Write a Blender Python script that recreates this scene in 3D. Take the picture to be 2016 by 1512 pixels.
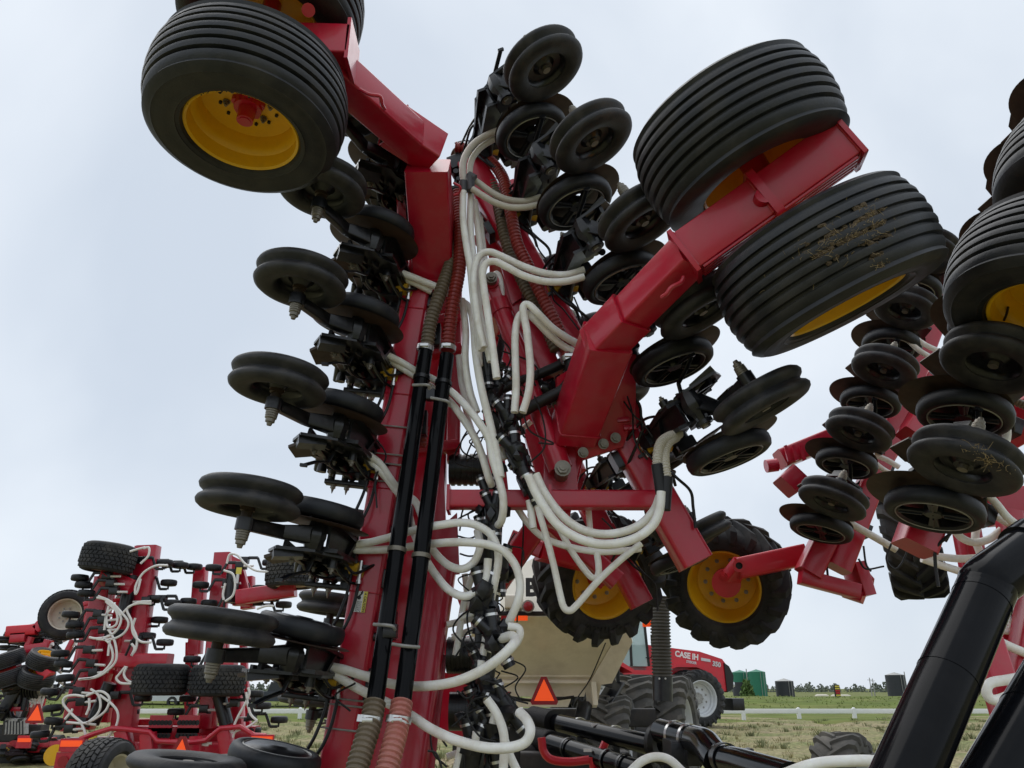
import bpy, math, random
import numpy as np
from mathutils import Matrix, Vector
random.seed(7); RNG = np.random.default_rng(7)
for o in list(bpy.data.objects): bpy.data.objects.remove(o)
SC = bpy.context.scene
COL = SC.collection
# ------------------------------------------------------------------ camera
FPX, PITCH, CAMZ = 1514.0, math.radians(21.6), 1.3
cam_d = bpy.data.cameras.new('camera'); cam = bpy.data.objects.new('camera', cam_d); COL.objects.link(cam)
cam.location = (0, 0, CAMZ); cam.rotation_euler = (math.pi / 2 + PITCH, 0, 0)
cam_d.sensor_fit = 'HORIZONTAL'; cam_d.sensor_width = 36; cam_d.lens = FPX / 2016 * 36
cam_d.clip_start = 0.05; cam_d.clip_end = 5000
SC.camera = cam
SC.render.resolution_x, SC.render.resolution_y = 1024, 768
# ------------------------------------------------------------------ world / sun / exposure
W = bpy.data.worlds.new('World'); SC.world = W; W.use_nodes = True
nt = W.node_tree; nt.nodes.clear()
SUN_EL, SUN_AZ = math.radians(62), math.radians(-35)
sky = nt.nodes.new('ShaderNodeTexSky'); sky.sky_type = 'NISHITA'; sky.sun_disc = False
sky.sun_elevation = SUN_EL; sky.sun_rotation = SUN_AZ
skm = nt.nodes.new('ShaderNodeVectorMath'); skm.operation = 'SCALE'; skm.inputs[3].default_value = 0.10
tc = nt.nodes.new('ShaderNodeTexCoord')
nz = nt.nodes.new('ShaderNodeTexNoise'); nz.noise_dimensions = '4D'; nz.inputs['W'].default_value = 3.0; nz.inputs['Scale'].default_value = 1.5; nz.inputs['Detail'].default_value = 5; nz.inputs['Roughness'].default_value = 0.5; nz.inputs['Distortion'].default_value = .4
rp = nt.nodes.new('ShaderNodeValToRGB')
rp.color_ramp.elements[0].position = 0.34; rp.color_ramp.elements[0].color = (0.60, 0.67, 0.765, 1)
rp.color_ramp.elements[1].position = 0.62; rp.color_ramp.elements[1].color = (0.84, 0.895, 0.96, 1)
mx = nt.nodes.new('ShaderNodeMix'); mx.data_type = 'RGBA'; mx.inputs[0].default_value = 0.93
bg = nt.nodes.new('ShaderNodeBackground'); bg.inputs[1].default_value = 1.0
wo = nt.nodes.new('ShaderNodeOutputWorld')
L = nt.links.new
L(tc.outputs['Generated'], nz.inputs['Vector']); L(nz.outputs[0], rp.inputs[0])
L(sky.outputs[0], skm.inputs[0]); L(skm.outputs[0], mx.inputs[6]); L(rp.outputs[0], mx.inputs[7])
L(mx.outputs[2], bg.inputs[0]); L(bg.outputs[0], wo.inputs[0])
sd = bpy.data.lights.new('sun', 'SUN'); sd.energy = 1.5; sd.angle = math.radians(70); sd.color = (1, 0.97, 0.93)
so = bpy.data.objects.new('sun', sd); COL.objects.link(so)
so.rotation_euler = (math.pi / 2 - SUN_EL, 0, math.pi - SUN_AZ)
so.location = (0, 0, 30)
SC.view_settings.view_transform = 'Standard'; SC.view_settings.look = 'None'
SC.view_settings.exposure = 0.12; SC.view_settings.gamma = 1; SC.view_settings.use_curve_mapping = False
SC.render.engine = 'CYCLES'

# ------------------------------------------------------------------ maths helpers
CP, SP = math.cos(PITCH), math.sin(PITCH)
def V(*a): return np.array(a[0] if len(a) == 1 else a, float)
def at(px, py, Y):
    """point of the place seen at photo pixel (px,py), Y metres ahead of the viewer"""
    xc = (px - 1008) / FPX; yc = (756 - py) / FPX
    t = Y / (CP - yc * SP)
    return V(xc * t, Y, CAMZ + (SP + yc * CP) * t)
def pxm(px, py, Y):
    """metres per photo pixel there"""
    yc = (756 - py) / FPX
    return Y / (CP - yc * SP) / FPX
def nrm(v): v = V(v); return v / (np.linalg.norm(v) + 1e-12)
def frame(a, hint=(0, 0, 1)):
    a = nrm(a); h = V(hint)
    if abs(np.dot(a, nrm(h))) > 0.98: h = V(1, 0, 0) if abs(a[0]) < 0.9 else V(0, 1, 0)
    u = nrm(np.cross(h, a)); v = np.cross(a, u)
    return a, u, v
def catmull(P, n=6):
    P = [V(p) for p in P]
    if len(P) < 3: return P
    Q = [2 * P[0] - P[1]] + P + [2 * P[-1] - P[-2]]
    out = []
    for i in range(1, len(Q) - 2):
        p0, p1, p2, p3 = Q[i - 1:i + 3]
        for k in range(n):
            t = k / n
            out.append(0.5 * ((2 * p1) + (-p0 + p2) * t + (2 * p0 - 5 * p1 + 4 * p2 - p3) * t * t + (-p0 + 3 * p1 - 3 * p2 + p3) * t ** 3))
    out.append(P[-1]); return out
def resample(P, step):
    P = np.array(P); d = np.r_[0, np.cumsum(np.linalg.norm(np.diff(P, axis=0), axis=1))]
    n = max(2, int(d[-1] / step)); s = np.linspace(0, d[-1], n)
    return np.stack([np.interp(s, d, P[:, i]) for i in range(3)], 1)

# ------------------------------------------------------------------ mesh builder
class MB:
    def __init__(s): s.v = []; s.f = []
    def add(s, v, f):
        k = len(s.v); s.v += [tuple(map(float, p)) for p in v]; s.f += [tuple(i + k for i in q) for q in f]; return s
    def loft(s, rings, caps=True, closed=True):
        n = len(rings[0]); v = [p for r in rings for p in r]; f = []
        for i in range(len(rings) - 1):
            for j in range(n if closed else n - 1):
                a, b = i * n + j, i * n + (j + 1) % n
                f.append((a, b, b + n, a + n))
        if caps and closed:
            f.append(tuple(range(n))[::-1]); f.append(tuple(range((len(rings) - 1) * n, len(rings) * n)))
        return s.add(v, f)
    def box(s, c, size, ax=None, bev=0.0):
        c = V(c); X, Y_, Z = (V(1, 0, 0), V(0, 1, 0), V(0, 0, 1)) if ax is None else [V(a) for a in ax]
        return s.beam(c - X * size[0] / 2, c + X * size[0] / 2, size[1], size[2], uv=(Y_, Z), r=bev)
    def beam(s, p0, p1, w, h=None, up=(0, 0, 1), r=None, uv=None, w1=None, h1=None, caps=True):
        h = w if h is None else h; p0, p1 = V(p0), V(p1)
        if uv is None:
            a, u, v = frame(p1 - p0, up)
        else: u, v = uv
        r = min(w, h) * 0.12 if r is None else r
        def sec(w, h):
            if r <= 0: return [(-w / 2, -h / 2), (w / 2, -h / 2), (w / 2, h / 2), (-w / 2, h / 2)]
            o = []
            for cx, cy, a0 in ((w / 2 - r, -h / 2 + r, -90), (w / 2 - r, h / 2 - r, 0), (-w / 2 + r, h / 2 - r, 90), (-w / 2 + r, -h / 2 + r, 180)):
                for k in range(4):
                    t = math.radians(a0 + 30 * k); o.append((cx + r * math.cos(t), cy + r * math.sin(t)))
            return o
        r0 = [p0 + u * x + v * y for x, y in sec(w, h)]; r1 = [p1 + u * x + v * y for x, y in sec(w1 or w, h1 or h)]
        return s.loft([r0, r1], caps)
    def cyl(s, p0, p1, r, r1=None, n=16, caps=True):
        p0, p1 = V(p0), V(p1); a, u, v = frame(p1 - p0); r1 = r if r1 is None else r1
        C = [(math.cos(2 * math.pi * k / n), math.sin(2 * math.pi * k / n)) for k in range(n)]
        return s.loft([[p0 + u * x * r + v * y * r for x, y in C], [p1 + u * x * r1 + v * y * r1 for x, y in C]], caps)
    def lathe(s, prof, o=(0, 0, 0), axis=(0, 0, 1), n=32, closed_prof=False):
        """prof = [(along axis, radius)]"""
        o = V(o); a, u, v = frame(axis)
        C = [(math.cos(2 * math.pi * k / n), math.sin(2 * math.pi * k / n)) for k in range(n)]
        pr = list(prof) + ([prof[0]] if closed_prof else [])
        return s.loft([[o + a * t + (u * x + v * y) * max(r, 1e-4) for x, y in C] for t, r in pr], caps=False)
    def tube(s, pts, r, n=10, sm=6, caps=True, radii=None):
        P = np.array(catmull(pts, sm) if sm else [V(p) for p in pts])
        T = np.gradient(P, axis=0); T /= np.linalg.norm(T, axis=1)[:, None] + 1e-12
        a, u, v = frame(T[0]); rings = []
        C = [(math.cos(2 * math.pi * k / n), math.sin(2 * math.pi * k / n)) for k in range(n)]
        for i, (p, t) in enumerate(zip(P, T)):
            u = nrm(u - t * np.dot(u, t)); v = np.cross(t, u)
            rr = r if radii is None else radii[i]
            rings.append([p + u * x * rr + v * y * rr for x, y in C])
        return s.loft(rings, caps)
    def corr(s, pts, r, pitch=0.02, amp=0.12, n=14):
        P = resample(catmull(pts, 8), pitch / 4)
        rad = [r * (1 + amp * (1, 1, -1.2, -1.2)[i % 4]) for i in range(len(P))]
        return s.tube(P, r, n, sm=0, radii=rad)
    def prism(s, poly, o, ax, ay, th):
        o, ax, ay = V(o), V(ax), V(ay); az = nrm(np.cross(ax, ay))
        return s.loft([[o + ax * x + ay * y - az * th / 2 for x, y in poly], [o + ax * x + ay * y + az * th / 2 for x, y in poly]])
    def plate(s, pts, th, n=None):
        """flat plate through world points, thickness th"""
        pts = [V(p) for p in pts]; nn = nrm(np.cross(pts[1] - pts[0], pts[-1] - pts[0])) if n is None else nrm(n)
        return s.loft([[p - nn * th / 2 for p in pts], [p + nn * th / 2 for p in pts]])
    def bolt(s, p, axis, r=0.014, h=0.014, stud=0.012):
        p = V(p); a = nrm(axis)
        s.cyl(p - a * 0.002, p + a * 0.004, r * 1.35, n=14); s.cyl(p + a * 0.004, p + a * (0.004 + h), r, n=6)
        if stud: s.cyl(p + a * (0.004 + h), p + a * (0.004 + h + stud), r * 0.55, n=8)
        return s
    def ico(s, c, r, jit=0.0, sc=(1, 1, 1)):
        t = (1 + 5 ** .5) / 2
        vs = [(-1, t, 0), (1, t, 0), (-1, -t, 0), (1, -t, 0), (0, -1, t), (0, 1, t), (0, -1, -t), (0, 1, -t), (t, 0, -1), (t, 0, 1), (-t, 0, -1), (-t, 0, 1)]
        fs = [(0, 11, 5), (0, 5, 1), (0, 1, 7), (0, 7, 10), (0, 10, 11), (1, 5, 9), (5, 11, 4), (11, 10, 2), (10, 7, 6), (7, 1, 8), (3, 9, 4), (3, 4, 2), (3, 2, 6), (3, 6, 8), (3, 8, 9), (4, 9, 5), (2, 4, 11), (6, 2, 10), (8, 6, 7), (9, 8, 1)]
        return s.add([V(c) + nrm(q) * V(sc) * r * (1 + jit * (random.random() - .5)) for q in vs], fs)
    def mesh(s, name, mat, smooth=38):
        me = bpy.data.meshes.new(name); me.from_pydata(s.v, [], s.f); me.update()
        me.materials.append(mat)
        if smooth:
            me.polygons.foreach_set('use_smooth', [True] * len(me.polygons)); me.set_sharp_from_angle(angle=math.radians(smooth))
        return me
    def build(s, name, mat, parent=None, smooth=38, kind=None):
        o = bpy.data.objects.new(name, s.mesh(name, mat, smooth)); COL.objects.link(o)
        if parent is not None:
            o.parent = parent; off = world_of(parent)
            if off is not None: o.matrix_parent_inverse = off.inverted()
        if kind: o['kind'] = kind
        return o
WORLD = {}
def world_of(o): return WORLD.get(o.name)
def tag(o, label, cat, group=None):
    o['label'] = label; o['category'] = cat
    if group: o['group'] = group
    return o
def thing(name, label, cat, loc=(0, 0, 0), group=None):
    o = bpy.data.objects.new(name, None); COL.objects.link(o); o.location = Vector([float(x) for x in loc]); o.empty_display_size = 0.2
    WORLD[o.name] = Matrix.Translation(o.location)
    return tag(o, label, cat, group)
def place(o, M):
    o.matrix_basis = M
    return o
def mat4(o, X, Y_, Z):
    M = Matrix.Identity(4)
    for i, c in enumerate((X, Y_, Z, o)):
        for j in range(3): M[j][i] = float(c[j])
    return M
def instance(proto, parent, M, skip=()):
    """copy a part with its sub-parts; parent is a thing's Empty, M the world placement"""
    c = proto.copy(); COL.objects.link(c); c.parent = parent
    c.matrix_parent_inverse = world_of(parent).inverted() if parent is not None else Matrix.Identity(4)
    c.matrix_basis = M
    for ch in PARTS[proto.name]:
        if ch.name.split('.')[0] in skip: continue
        d = ch.copy(); COL.objects.link(d); d.parent = c
        d.matrix_parent_inverse = Matrix.Identity(4); d.matrix_basis = ch.matrix_basis
    return c
PARTS = {}
PROTOS = []
def proto(main, subs):
    for sb in subs:
        sb.parent = main
    PARTS[main.name] = list(subs); PROTOS.append((main, subs)); return main
def drop_protos():
    for m, subs in PROTOS:
        for o in list(subs) + [m]: bpy.data.objects.remove(o)

# ------------------------------------------------------------------ materials
def mat(name, col, rough=0.5, metal=0.0, spec=0.5, var=0.0, vscale=8.0, dust=None, dust_amt=0.0, dust_scale=5.0, bump=0.0, bscale=60.0, coat=0.0, trans=0.0, emis=None, estr=0.0, alpha=None, sss=0.0, coat_rough=.08):
    m = bpy.data.materials.new(name); m.use_nodes = True; n = m.node_tree; b = n.nodes['Principled BSDF']; K = n.links.new
    b.inputs['Roughness'].default_value = rough; b.inputs['Metallic'].default_value = metal
    b.inputs['Specular IOR Level'].default_value = spec; b.inputs['Coat Weight'].default_value = coat; b.inputs['Coat Roughness'].default_value = coat_rough
    b.inputs['Transmission Weight'].default_value = trans
    if sss: b.inputs['Subsurface Weight'].default_value = sss; b.inputs['Subsurface Radius'].default_value = (.02, .02, .015); b.inputs['Subsurface Scale'].default_value = 0.5
    if emis: b.inputs['Emission Color'].default_value = (*emis, 1); b.inputs['Emission Strength'].default_value = estr
    if alpha is not None: b.inputs['Alpha'].default_value = alpha
    src = None
    tcn = n.nodes.new('ShaderNodeTexCoord'); co = tcn.outputs['Object']
    if var > 0:
        ns = n.nodes.new('ShaderNodeTexNoise'); ns.inputs['Scale'].default_value = vscale; ns.inputs['Detail'].default_value = 5; K(co, ns.inputs['Vector'])
        r = n.nodes.new('ShaderNodeValToRGB'); r.color_ramp.elements[0].position = .3; r.color_ramp.elements[1].position = .72
        r.color_ramp.elements[0].color = (*[c * (1 - var) for c in col], 1); r.color_ramp.elements[1].color = (*[min(1, c * (1 + var)) for c in col], 1)
        K(ns.outputs[0], r.inputs[0]); src = r.outputs[0]
    else: b.inputs['Base Color'].default_value = (*col, 1)
    if dust and dust_amt > 0:
        nd = n.nodes.new('ShaderNodeTexNoise'); nd.inputs['Scale'].default_value = dust_scale; nd.inputs['Detail'].default_value = 8; nd.inputs['Roughness'].default_value = .65; K(co, nd.inputs['Vector'])
        rd = n.nodes.new('ShaderNodeValToRGB'); rd.color_ramp.elements[0].position = .45; rd.color_ramp.elements[1].position = .75
        rd.color_ramp.elements[0].color = (0, 0, 0, 1); rd.color_ramp.elements[1].color = (dust_amt,) * 3 + (1,)
        K(nd.outputs[0], rd.inputs[0])
        mm = n.nodes.new('ShaderNodeMix'); mm.data_type = 'RGBA'; K(rd.outputs[0], mm.inputs[0])
        if src: K(src, mm.inputs[6])
        else: mm.inputs[6].default_value = (*col, 1)
        mm.inputs[7].default_value = (*dust, 1); src = mm.outputs[2]
        ra = n.nodes.new('ShaderNodeMapRange'); ra.inputs[3].default_value = rough; ra.inputs[4].default_value = min(1, rough + .35); K(rd.outputs[0], ra.inputs[0]); K(ra.outputs[0], b.inputs['Roughness'])
    if src: K(src, b.inputs['Base Color'])
    if bump > 0:
        nb = n.nodes.new('ShaderNodeTexNoise'); nb.inputs['Scale'].default_value = bscale; nb.inputs['Detail'].default_value = 4; K(co, nb.inputs['Vector'])
        bp = n.nodes.new('ShaderNodeBump'); bp.inputs['Strength'].default_value = bump; bp.inputs['Distance'].default_value = .01; K(nb.outputs[0], bp.inputs['Height']); K(bp.outputs[0], b.inputs['Normal'])
    return m
DUST = (.16, .13, .10)
RED = mat('red_paint', (.49, .006, .030), .30, spec=.5, var=.08, vscale=3, dust=(.36, .12, .11), dust_amt=.28, dust_scale=8, coat=.3, bump=.04, bscale=40, coat_rough=.12)
REDB = mat('bright_red_paint', (.60, .008, .026), .35, var=.06, coat=.2, dust=(.3, .08, .06), dust_amt=.2)
BLK = mat('black_paint', (.005, .006, .009), .28, spec=.5, var=.2, vscale=12, dust=(.07, .065, .06), dust_amt=.3, dust_scale=14, bump=.08, bscale=50)
BLKG = mat('gloss_black_pipe', (.004, .0045, .006), .14, spec=.12, var=.2, dust=(.03, .028, .027), dust_amt=.12, dust_scale=9)
RUB = mat('tyre_rubber', (.014, .016, .020), .48, spec=.45, var=.3, vscale=6, dust=(.075, .068, .058), dust_amt=.45, dust_scale=7, bump=.12, bscale=70)
RUBP = mat('packer_rubber', (.019, .020, .023), .55, spec=.45, var=.25, vscale=9, dust=(.095, .085, .074), dust_amt=.5, dust_scale=9, bump=.15, bscale=80)
RUBG = mat('gauge_rubber', (.008, .010, .014), .5, spec=.4, var=.2, dust=(.09, .08, .07), dust_amt=.25, dust_scale=12, bump=.08)
RUBT = mat('lugged_tyre_rubber', (.024, .025, .028), .7, spec=.3, var=.2, dust=(.16, .15, .13), dust_amt=.4, dust_scale=3, bump=.1)
RUBF = mat('dusty_field_tyre', (.095, .093, .088), .8, spec=.25, var=.2, dust=(.22, .2, .17), dust_amt=.8, dust_scale=2.5, bump=.1)
HOSE = mat('white_hose', (.95, .93, .88), .32, spec=.5, var=.07, vscale=7, dust=(.56, .47, .35), dust_amt=.5, dust_scale=9, sss=.2)
HOSEF = mat('far_white_hose', (.78, .76, .73), .4, var=.05)
HOSEC = mat('ribbed_cream_hose', (.62, .58, .50), .45, var=.08, dust=(.4, .34, .26), dust_amt=.4)
HOSER = mat('red_ribbed_hose', (.27, .028, .022), .3, spec=.5, var=.15, dust=(.26, .07, .05), dust_amt=.3)
HOSEP = mat('pink_ribbed_hose', (.48, .17, .14), .35, var=.12, dust=(.45, .3, .24), dust_amt=.5, sss=.2)
HOSET = mat('tan_ribbed_hose', (.16, .125, .085), .45, var=.2, dust=(.25, .2, .14), dust_amt=.4)
HOSEK = mat('black_rubber_hose', (.010, .010, .011), .45, spec=.4, var=.2)
STEEL = mat('zinc_steel', (.22, .20, .165), .45, metal=.6, var=.18, vscale=25)
STEELB = mat('bare_steel', (.62, .62, .61), .28, metal=.95, var=.1)
GREY = mat('grey_zinc', (.34, .335, .32), .5, metal=.4, var=.2, vscale=20)
YEL = mat('yellow_rim_paint', (.88, .50, .012), .38, var=.07, dust=(.25, .15, .05), dust_amt=.3, dust_scale=8, coat=.15)
YELF = mat('yellow_fitting', (.62, .36, .02), .45, var=.15)
RUST = mat('rusty_disc_steel', (.055, .037, .028), .5, metal=.35, var=.35, vscale=14, dust=(.12, .065, .04), dust_amt=.5)
RIMW = mat('cream_rim', (.62, .58, .48), .5, var=.08)
RIMS = mat('silver_rim', (.58, .60, .62), .42, var=.06, metal=.1)
CREAM = mat('cream_cart_paint', (.86, .78, .63), .36, var=.05, vscale=2, coat=.2, dust=(.4, .33, .24), dust_amt=.3)
CREAMW = mat('pale_cart_paint', (.72, .68, .58), .36, var=.04, coat=.2)
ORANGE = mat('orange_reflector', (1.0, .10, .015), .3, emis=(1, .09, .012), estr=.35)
SMVR = mat('dark_red_reflector', (.28, .006, .012), .3)
WHITE = mat('white_paint', (.8, .8, .79), .5, var=.03)
LABELW = mat('white_label', (.78, .78, .76), .45)
LABELY = mat('yellow_label', (.80, .66, .10), .45)
INK = mat('black_ink', (.012, .012, .012), .6)
GLASS = mat('cab_glass', (.55, .75, .74), .06, spec=.6, alpha=.45)
MUD = mat('dried_mud', (.105, .08, .055), .95, spec=.1, var=.35, vscale=40, bump=.6, bscale=90)
STRAW = mat('straw', (.36, .27, .14), .85, spec=.1, var=.3, vscale=30)
TANKG = mat('green_tank', (.012, .16, .09), .5, var=.08)
TANKD = mat('dark_tank', (.025, .028, .035), .6, var=.1)
DARK = mat('dark_machine', (.02, .02, .022), .6, var=.3, vscale=6, dust=DUST, dust_amt=.3)
CLOTH = mat('plain_white_panel', (.6, .62, .64), .6, var=.05)

# ------------------------------------------------------------------ small shared builders
def text_obj(name, body, M, size, material, parent, extrude=.001, align='CENTER', bold=0.0):
    cu = bpy.data.curves.new(name, 'FONT'); cu.body = body; cu.size = size; cu.extrude = extrude; cu.align_x = align; cu.align_y = 'CENTER'; cu.offset = bold; cu.resolution_u = 3
    tmp = bpy.data.objects.new('tmp_text', cu); COL.objects.link(tmp)
    dg = bpy.context.evaluated_depsgraph_get(); me = bpy.data.meshes.new_from_object(tmp.evaluated_get(dg)); bpy.data.objects.remove(tmp)
    me.materials.clear(); me.materials.append(material)
    if isinstance(M, Matrix):
        me.transform(M)
    o = bpy.data.objects.new(name, me); COL.objects.link(o)
    if parent is not None:
        o.parent = parent
        off = world_of(parent)
        if off is not None: o.matrix_parent_inverse = off.inverted()
    return o
def ring_text(name, body, r, z, start_deg, size, material, step=None, flip=1):
    """letters standing on a circle in the local XY plane, facing +Z, tops away from the centre"""
    vs, fs = [], []
    a = math.radians(start_deg)
    for ch in body:
        wch = size * (.34 if ch in 'I1' else .72)
        if ch != ' ':
            cu = bpy.data.curves.new('t', 'FONT'); cu.body = ch; cu.size = size; cu.extrude = .003; cu.align_x = 'CENTER'; cu.resolution_u = 2; cu.offset = .002
            tmp = bpy.data.objects.new('tmp_text', cu); COL.objects.link(tmp)
            me = bpy.data.meshes.new_from_object(tmp.evaluated_get(bpy.context.evaluated_depsgraph_get())); bpy.data.objects.remove(tmp)
            aa = a - flip * (wch / 2) / r
            R = Matrix.Rotation(aa - math.pi / 2 if flip > 0 else aa + math.pi / 2, 4, 'Z')
            me.transform(Matrix.Translation((math.cos(aa) * r, math.sin(aa) * r, z)) @ R)
            k = len(vs); vs += [tuple(v.co) for v in me.vertices]; fs += [tuple(i + k for i in p.vertices) for p in me.polygons]
        a -= flip * wch / r
    m = MB(); m.v = vs; m.f = fs
    o = bpy.data.objects.new(name, m.mesh(name, material, 0)); COL.objects.link(o); return o
def strands(mb, c, n, spread, ln, axes, r=.0012):
    X, Y_, Z = axes
    for _ in range(n):
        p = V(c) + X * random.gauss(0, spread[0]) + Y_ * random.gauss(0, spread[1]) + Z * random.uniform(0, spread[2])
        d = nrm(X * random.gauss(0, 1) + Y_ * random.gauss(0, 1) + Z * random.gauss(.3, .5)); l = ln * random.uniform(.4, 1.3)
        q = p + d * l * .5 + RNG.normal(0, .15 * l, 3); e = p + d * l + RNG.normal(0, .3 * l, 3)
        mb.tube([p, q, e], r, n=4, sm=3)

# ================================================================== THE GROUND AND FAR SETTING
def ground_mat():
    m = bpy.data.materials.new('dirt_and_grass'); m.use_nodes = True; n = m.node_tree; b = n.nodes['Principled BSDF']; K = n.links.new
    b.inputs['Roughness'].default_value = .95; b.inputs['Specular IOR Level'].default_value = .15
    t = n.nodes.new('ShaderNodeTexCoord')
    a = n.nodes.new('ShaderNodeTexNoise'); a.inputs['Scale'].default_value = .35; a.inputs['Detail'].default_value = 9; a.inputs['Roughness'].default_value = .7; K(t.outputs['Object'], a.inputs['Vector'])
    r = n.nodes.new('ShaderNodeValToRGB'); e = r.color_ramp.elements
    e[0].position = .38; e[0].color = (.33, .27, .175, 1); e[1].position = .62; e[1].color = (.185, .205, .085, 1)
    x = e.new(.5); x.color = (.28, .25, .135, 1); K(a.outputs[0], r.inputs[0])
    f = n.nodes.new('ShaderNodeTexNoise'); f.inputs['Scale'].default_value = 9; f.inputs['Detail'].default_value = 8; K(t.outputs['Object'], f.inputs['Vector'])
    mm = n.nodes.new('ShaderNodeMix'); mm.data_type = 'RGBA'; mm.blend_type = 'MULTIPLY'; mm.inputs[0].default_value = .75
    r2 = n.nodes.new('ShaderNodeValToRGB'); r2.color_ramp.elements[0].position = .35; r2.color_ramp.elements[0].color = (.4, .4, .4, 1); r2.color_ramp.elements[1].position = .6; r2.color_ramp.elements[1].color = (1.15, 1.15, 1.1, 1)
    K(f.outputs[0], r2.inputs[0]); K(r.outputs[0], mm.inputs[6]); K(r2.outputs[0], mm.inputs[7]); K(mm.outputs[2], b.inputs['Base Color'])
    bp = n.nodes.new('ShaderNodeBump'); bp.inputs['Strength'].default_value = .8; bp.inputs['Distance'].default_value = .06; K(f.outputs[0], bp.inputs['Height']); K(bp.outputs[0], b.inputs['Normal'])
    return m
GM = ground_mat()
def grid(x0, x1, y0, y1, nx, ny, zf):
    m = MB(); xs = np.linspace(x0, x1, nx); ys = np.linspace(y0, y1, ny)
    m.add([(x, y, zf(x, y)) for y in ys for x in xs], [(j * nx + i, j * nx + i + 1, (j + 1) * nx + i + 1, (j + 1) * nx + i) for j in range(ny - 1) for i in range(nx - 1)]); return m
def bump2(x, y): return .035 * math.sin(x * 1.3 + 1.7 * math.sin(y * .8)) + .03 * math.sin(y * 1.9 + x * .7) + .015 * math.sin(x * 4.1 + y * 3.3)
g = MB()
g.add([(-1500, -60, -.15), (1500, -60, -.15), (1500, 3000, -.15), (-1500, 3000, -.15)], [(0, 1, 2, 3)])
go = g.build('ground', mat('field_grass', (.15, .165, .06), .95, spec=.1, var=.3, vscale=.05)); go['kind'] = 'structure'
o = grid(-40, 40, -6, 46, 160, 120, lambda x, y: bump2(x, y) * min(1, max(0, (40 - abs(x)) / 8)) * min(1, max(0, (46 - y) / 6)) - .02 - .14 * max(0, (abs(x) - 34) / 6)).build('dirt_yard', GM); o['kind'] = 'structure'
GRASS1 = mat('berm_grass', (.115, .15, .035), .95, spec=.1, var=.35, vscale=.6, dust=(.20, .19, .07), dust_amt=.8, dust_scale=.18, bump=.6, bscale=4)
def bermz(x, y):
    t = (y - 40) / 50.0
    return -.16 + .74 * (1 / (1 + math.exp(-(t - .45) * 11))) * math.exp(-max(0, t - .8) * 1.2) + .10 * math.sin(x * .13) * max(0, min(1, t)) + .05 * math.sin(x * .61 + y * .3) * max(0, min(1, t))
o = grid(-140, 160, 38.5, 130, 180, 60, bermz).build('grass_berm', GRASS1); o['kind'] = 'structure'
o = grid(-60, 80, 33.5, 47, 120, 24, lambda x, y: .005 + .02 * math.sin(x * 2.1 + y) + .03 * math.sin(x * .5) - .25 * max(0, (35.2 + .8 * math.sin(x * .7) + .4 * math.sin(x * 2.3) - y) / 1.7)).build('grass_verge', GRASS1); o['kind'] = 'structure'
# grass and weeds of the yard
TUFT = mat('weed_green', (.20, .215, .11), .9, spec=.1, var=.35, vscale=2.0)
TUFTD = mat('dry_grass', (.27, .24, .12), .9, spec=.1, var=.3, vscale=3.0)
def tufts(n, seed, xr, yr, h, w, blades):
    rnd = random.Random(seed); m = MB()
    for _ in range(n):
        y = yr[0] + (yr[1] - yr[0]) * rnd.random() ** 1.3; x = rnd.uniform(*xr) * y / 20; s = rnd.uniform(.5, 1.5)
        for b in range(blades):
            a = rnd.uniform(0, 6.28); rr = rnd.random() * .16 * s; px, py = x + math.cos(a) * rr, y + math.sin(a) * rr
            hh = h * s * rnd.uniform(.5, 1.2); le = rnd.uniform(.2, .7) * hh; ww = w * s; z0 = bump2(px, py) - .04
            dx, dy = math.cos(a + 1.57) * ww, math.sin(a + 1.57) * ww
            m.add([(px - dx, py - dy, z0), (px + dx, py + dy, z0), (px + math.cos(a) * le * .5 + dx * .6, py + math.sin(a) * le * .5 + dy * .6, z0 + hh * .65), (px + math.cos(a) * le, py + math.sin(a) * le, z0 + hh)], [(0, 1, 2), (0, 2, 3)])
    return m
o = tufts(620, 3, (-10, 14), (9, 37), .13, .010, 34).build('weed_patches', TUFT, smooth=0); o['kind'] = 'stuff'; tag(o, 'low grey green weeds scattered over the bare dirt yard', 'weeds')
o = tufts(1500, 5, (-10, 14), (7, 38), .09, .010, 12).build('dry_grass_tufts', TUFTD, smooth=0); o['kind'] = 'stuff'; tag(o, 'short dry yellowish grass tufts across the dirt yard', 'grass')
rnd = random.Random(11); m = MB()
for _ in range(5200):
    x = rnd.uniform(-70, 90); y = rnd.uniform(39.5, 84); z = bermz(x, y); hh = rnd.uniform(.06, .16); a = rnd.uniform(0, 6.28)
    for k in range(3):
        b = a + k * 2.1; m.add([(x - .05 * math.sin(b), y + .05 * math.cos(b), z - .02), (x + .05 * math.sin(b), y - .05 * math.cos(b), z - .02), (x + .09 * math.cos(b), y + .09 * math.sin(b), z + hh)], [(0, 1, 2)])
o = m.build('berm_grass_blades', mat('long_grass', (.22, .26, .09), .9, spec=.1, var=.4, vscale=.3), smooth=0); o['kind'] = 'stuff'; tag(o, 'longer green grass along the low bank behind the white fence', 'grass')
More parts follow.
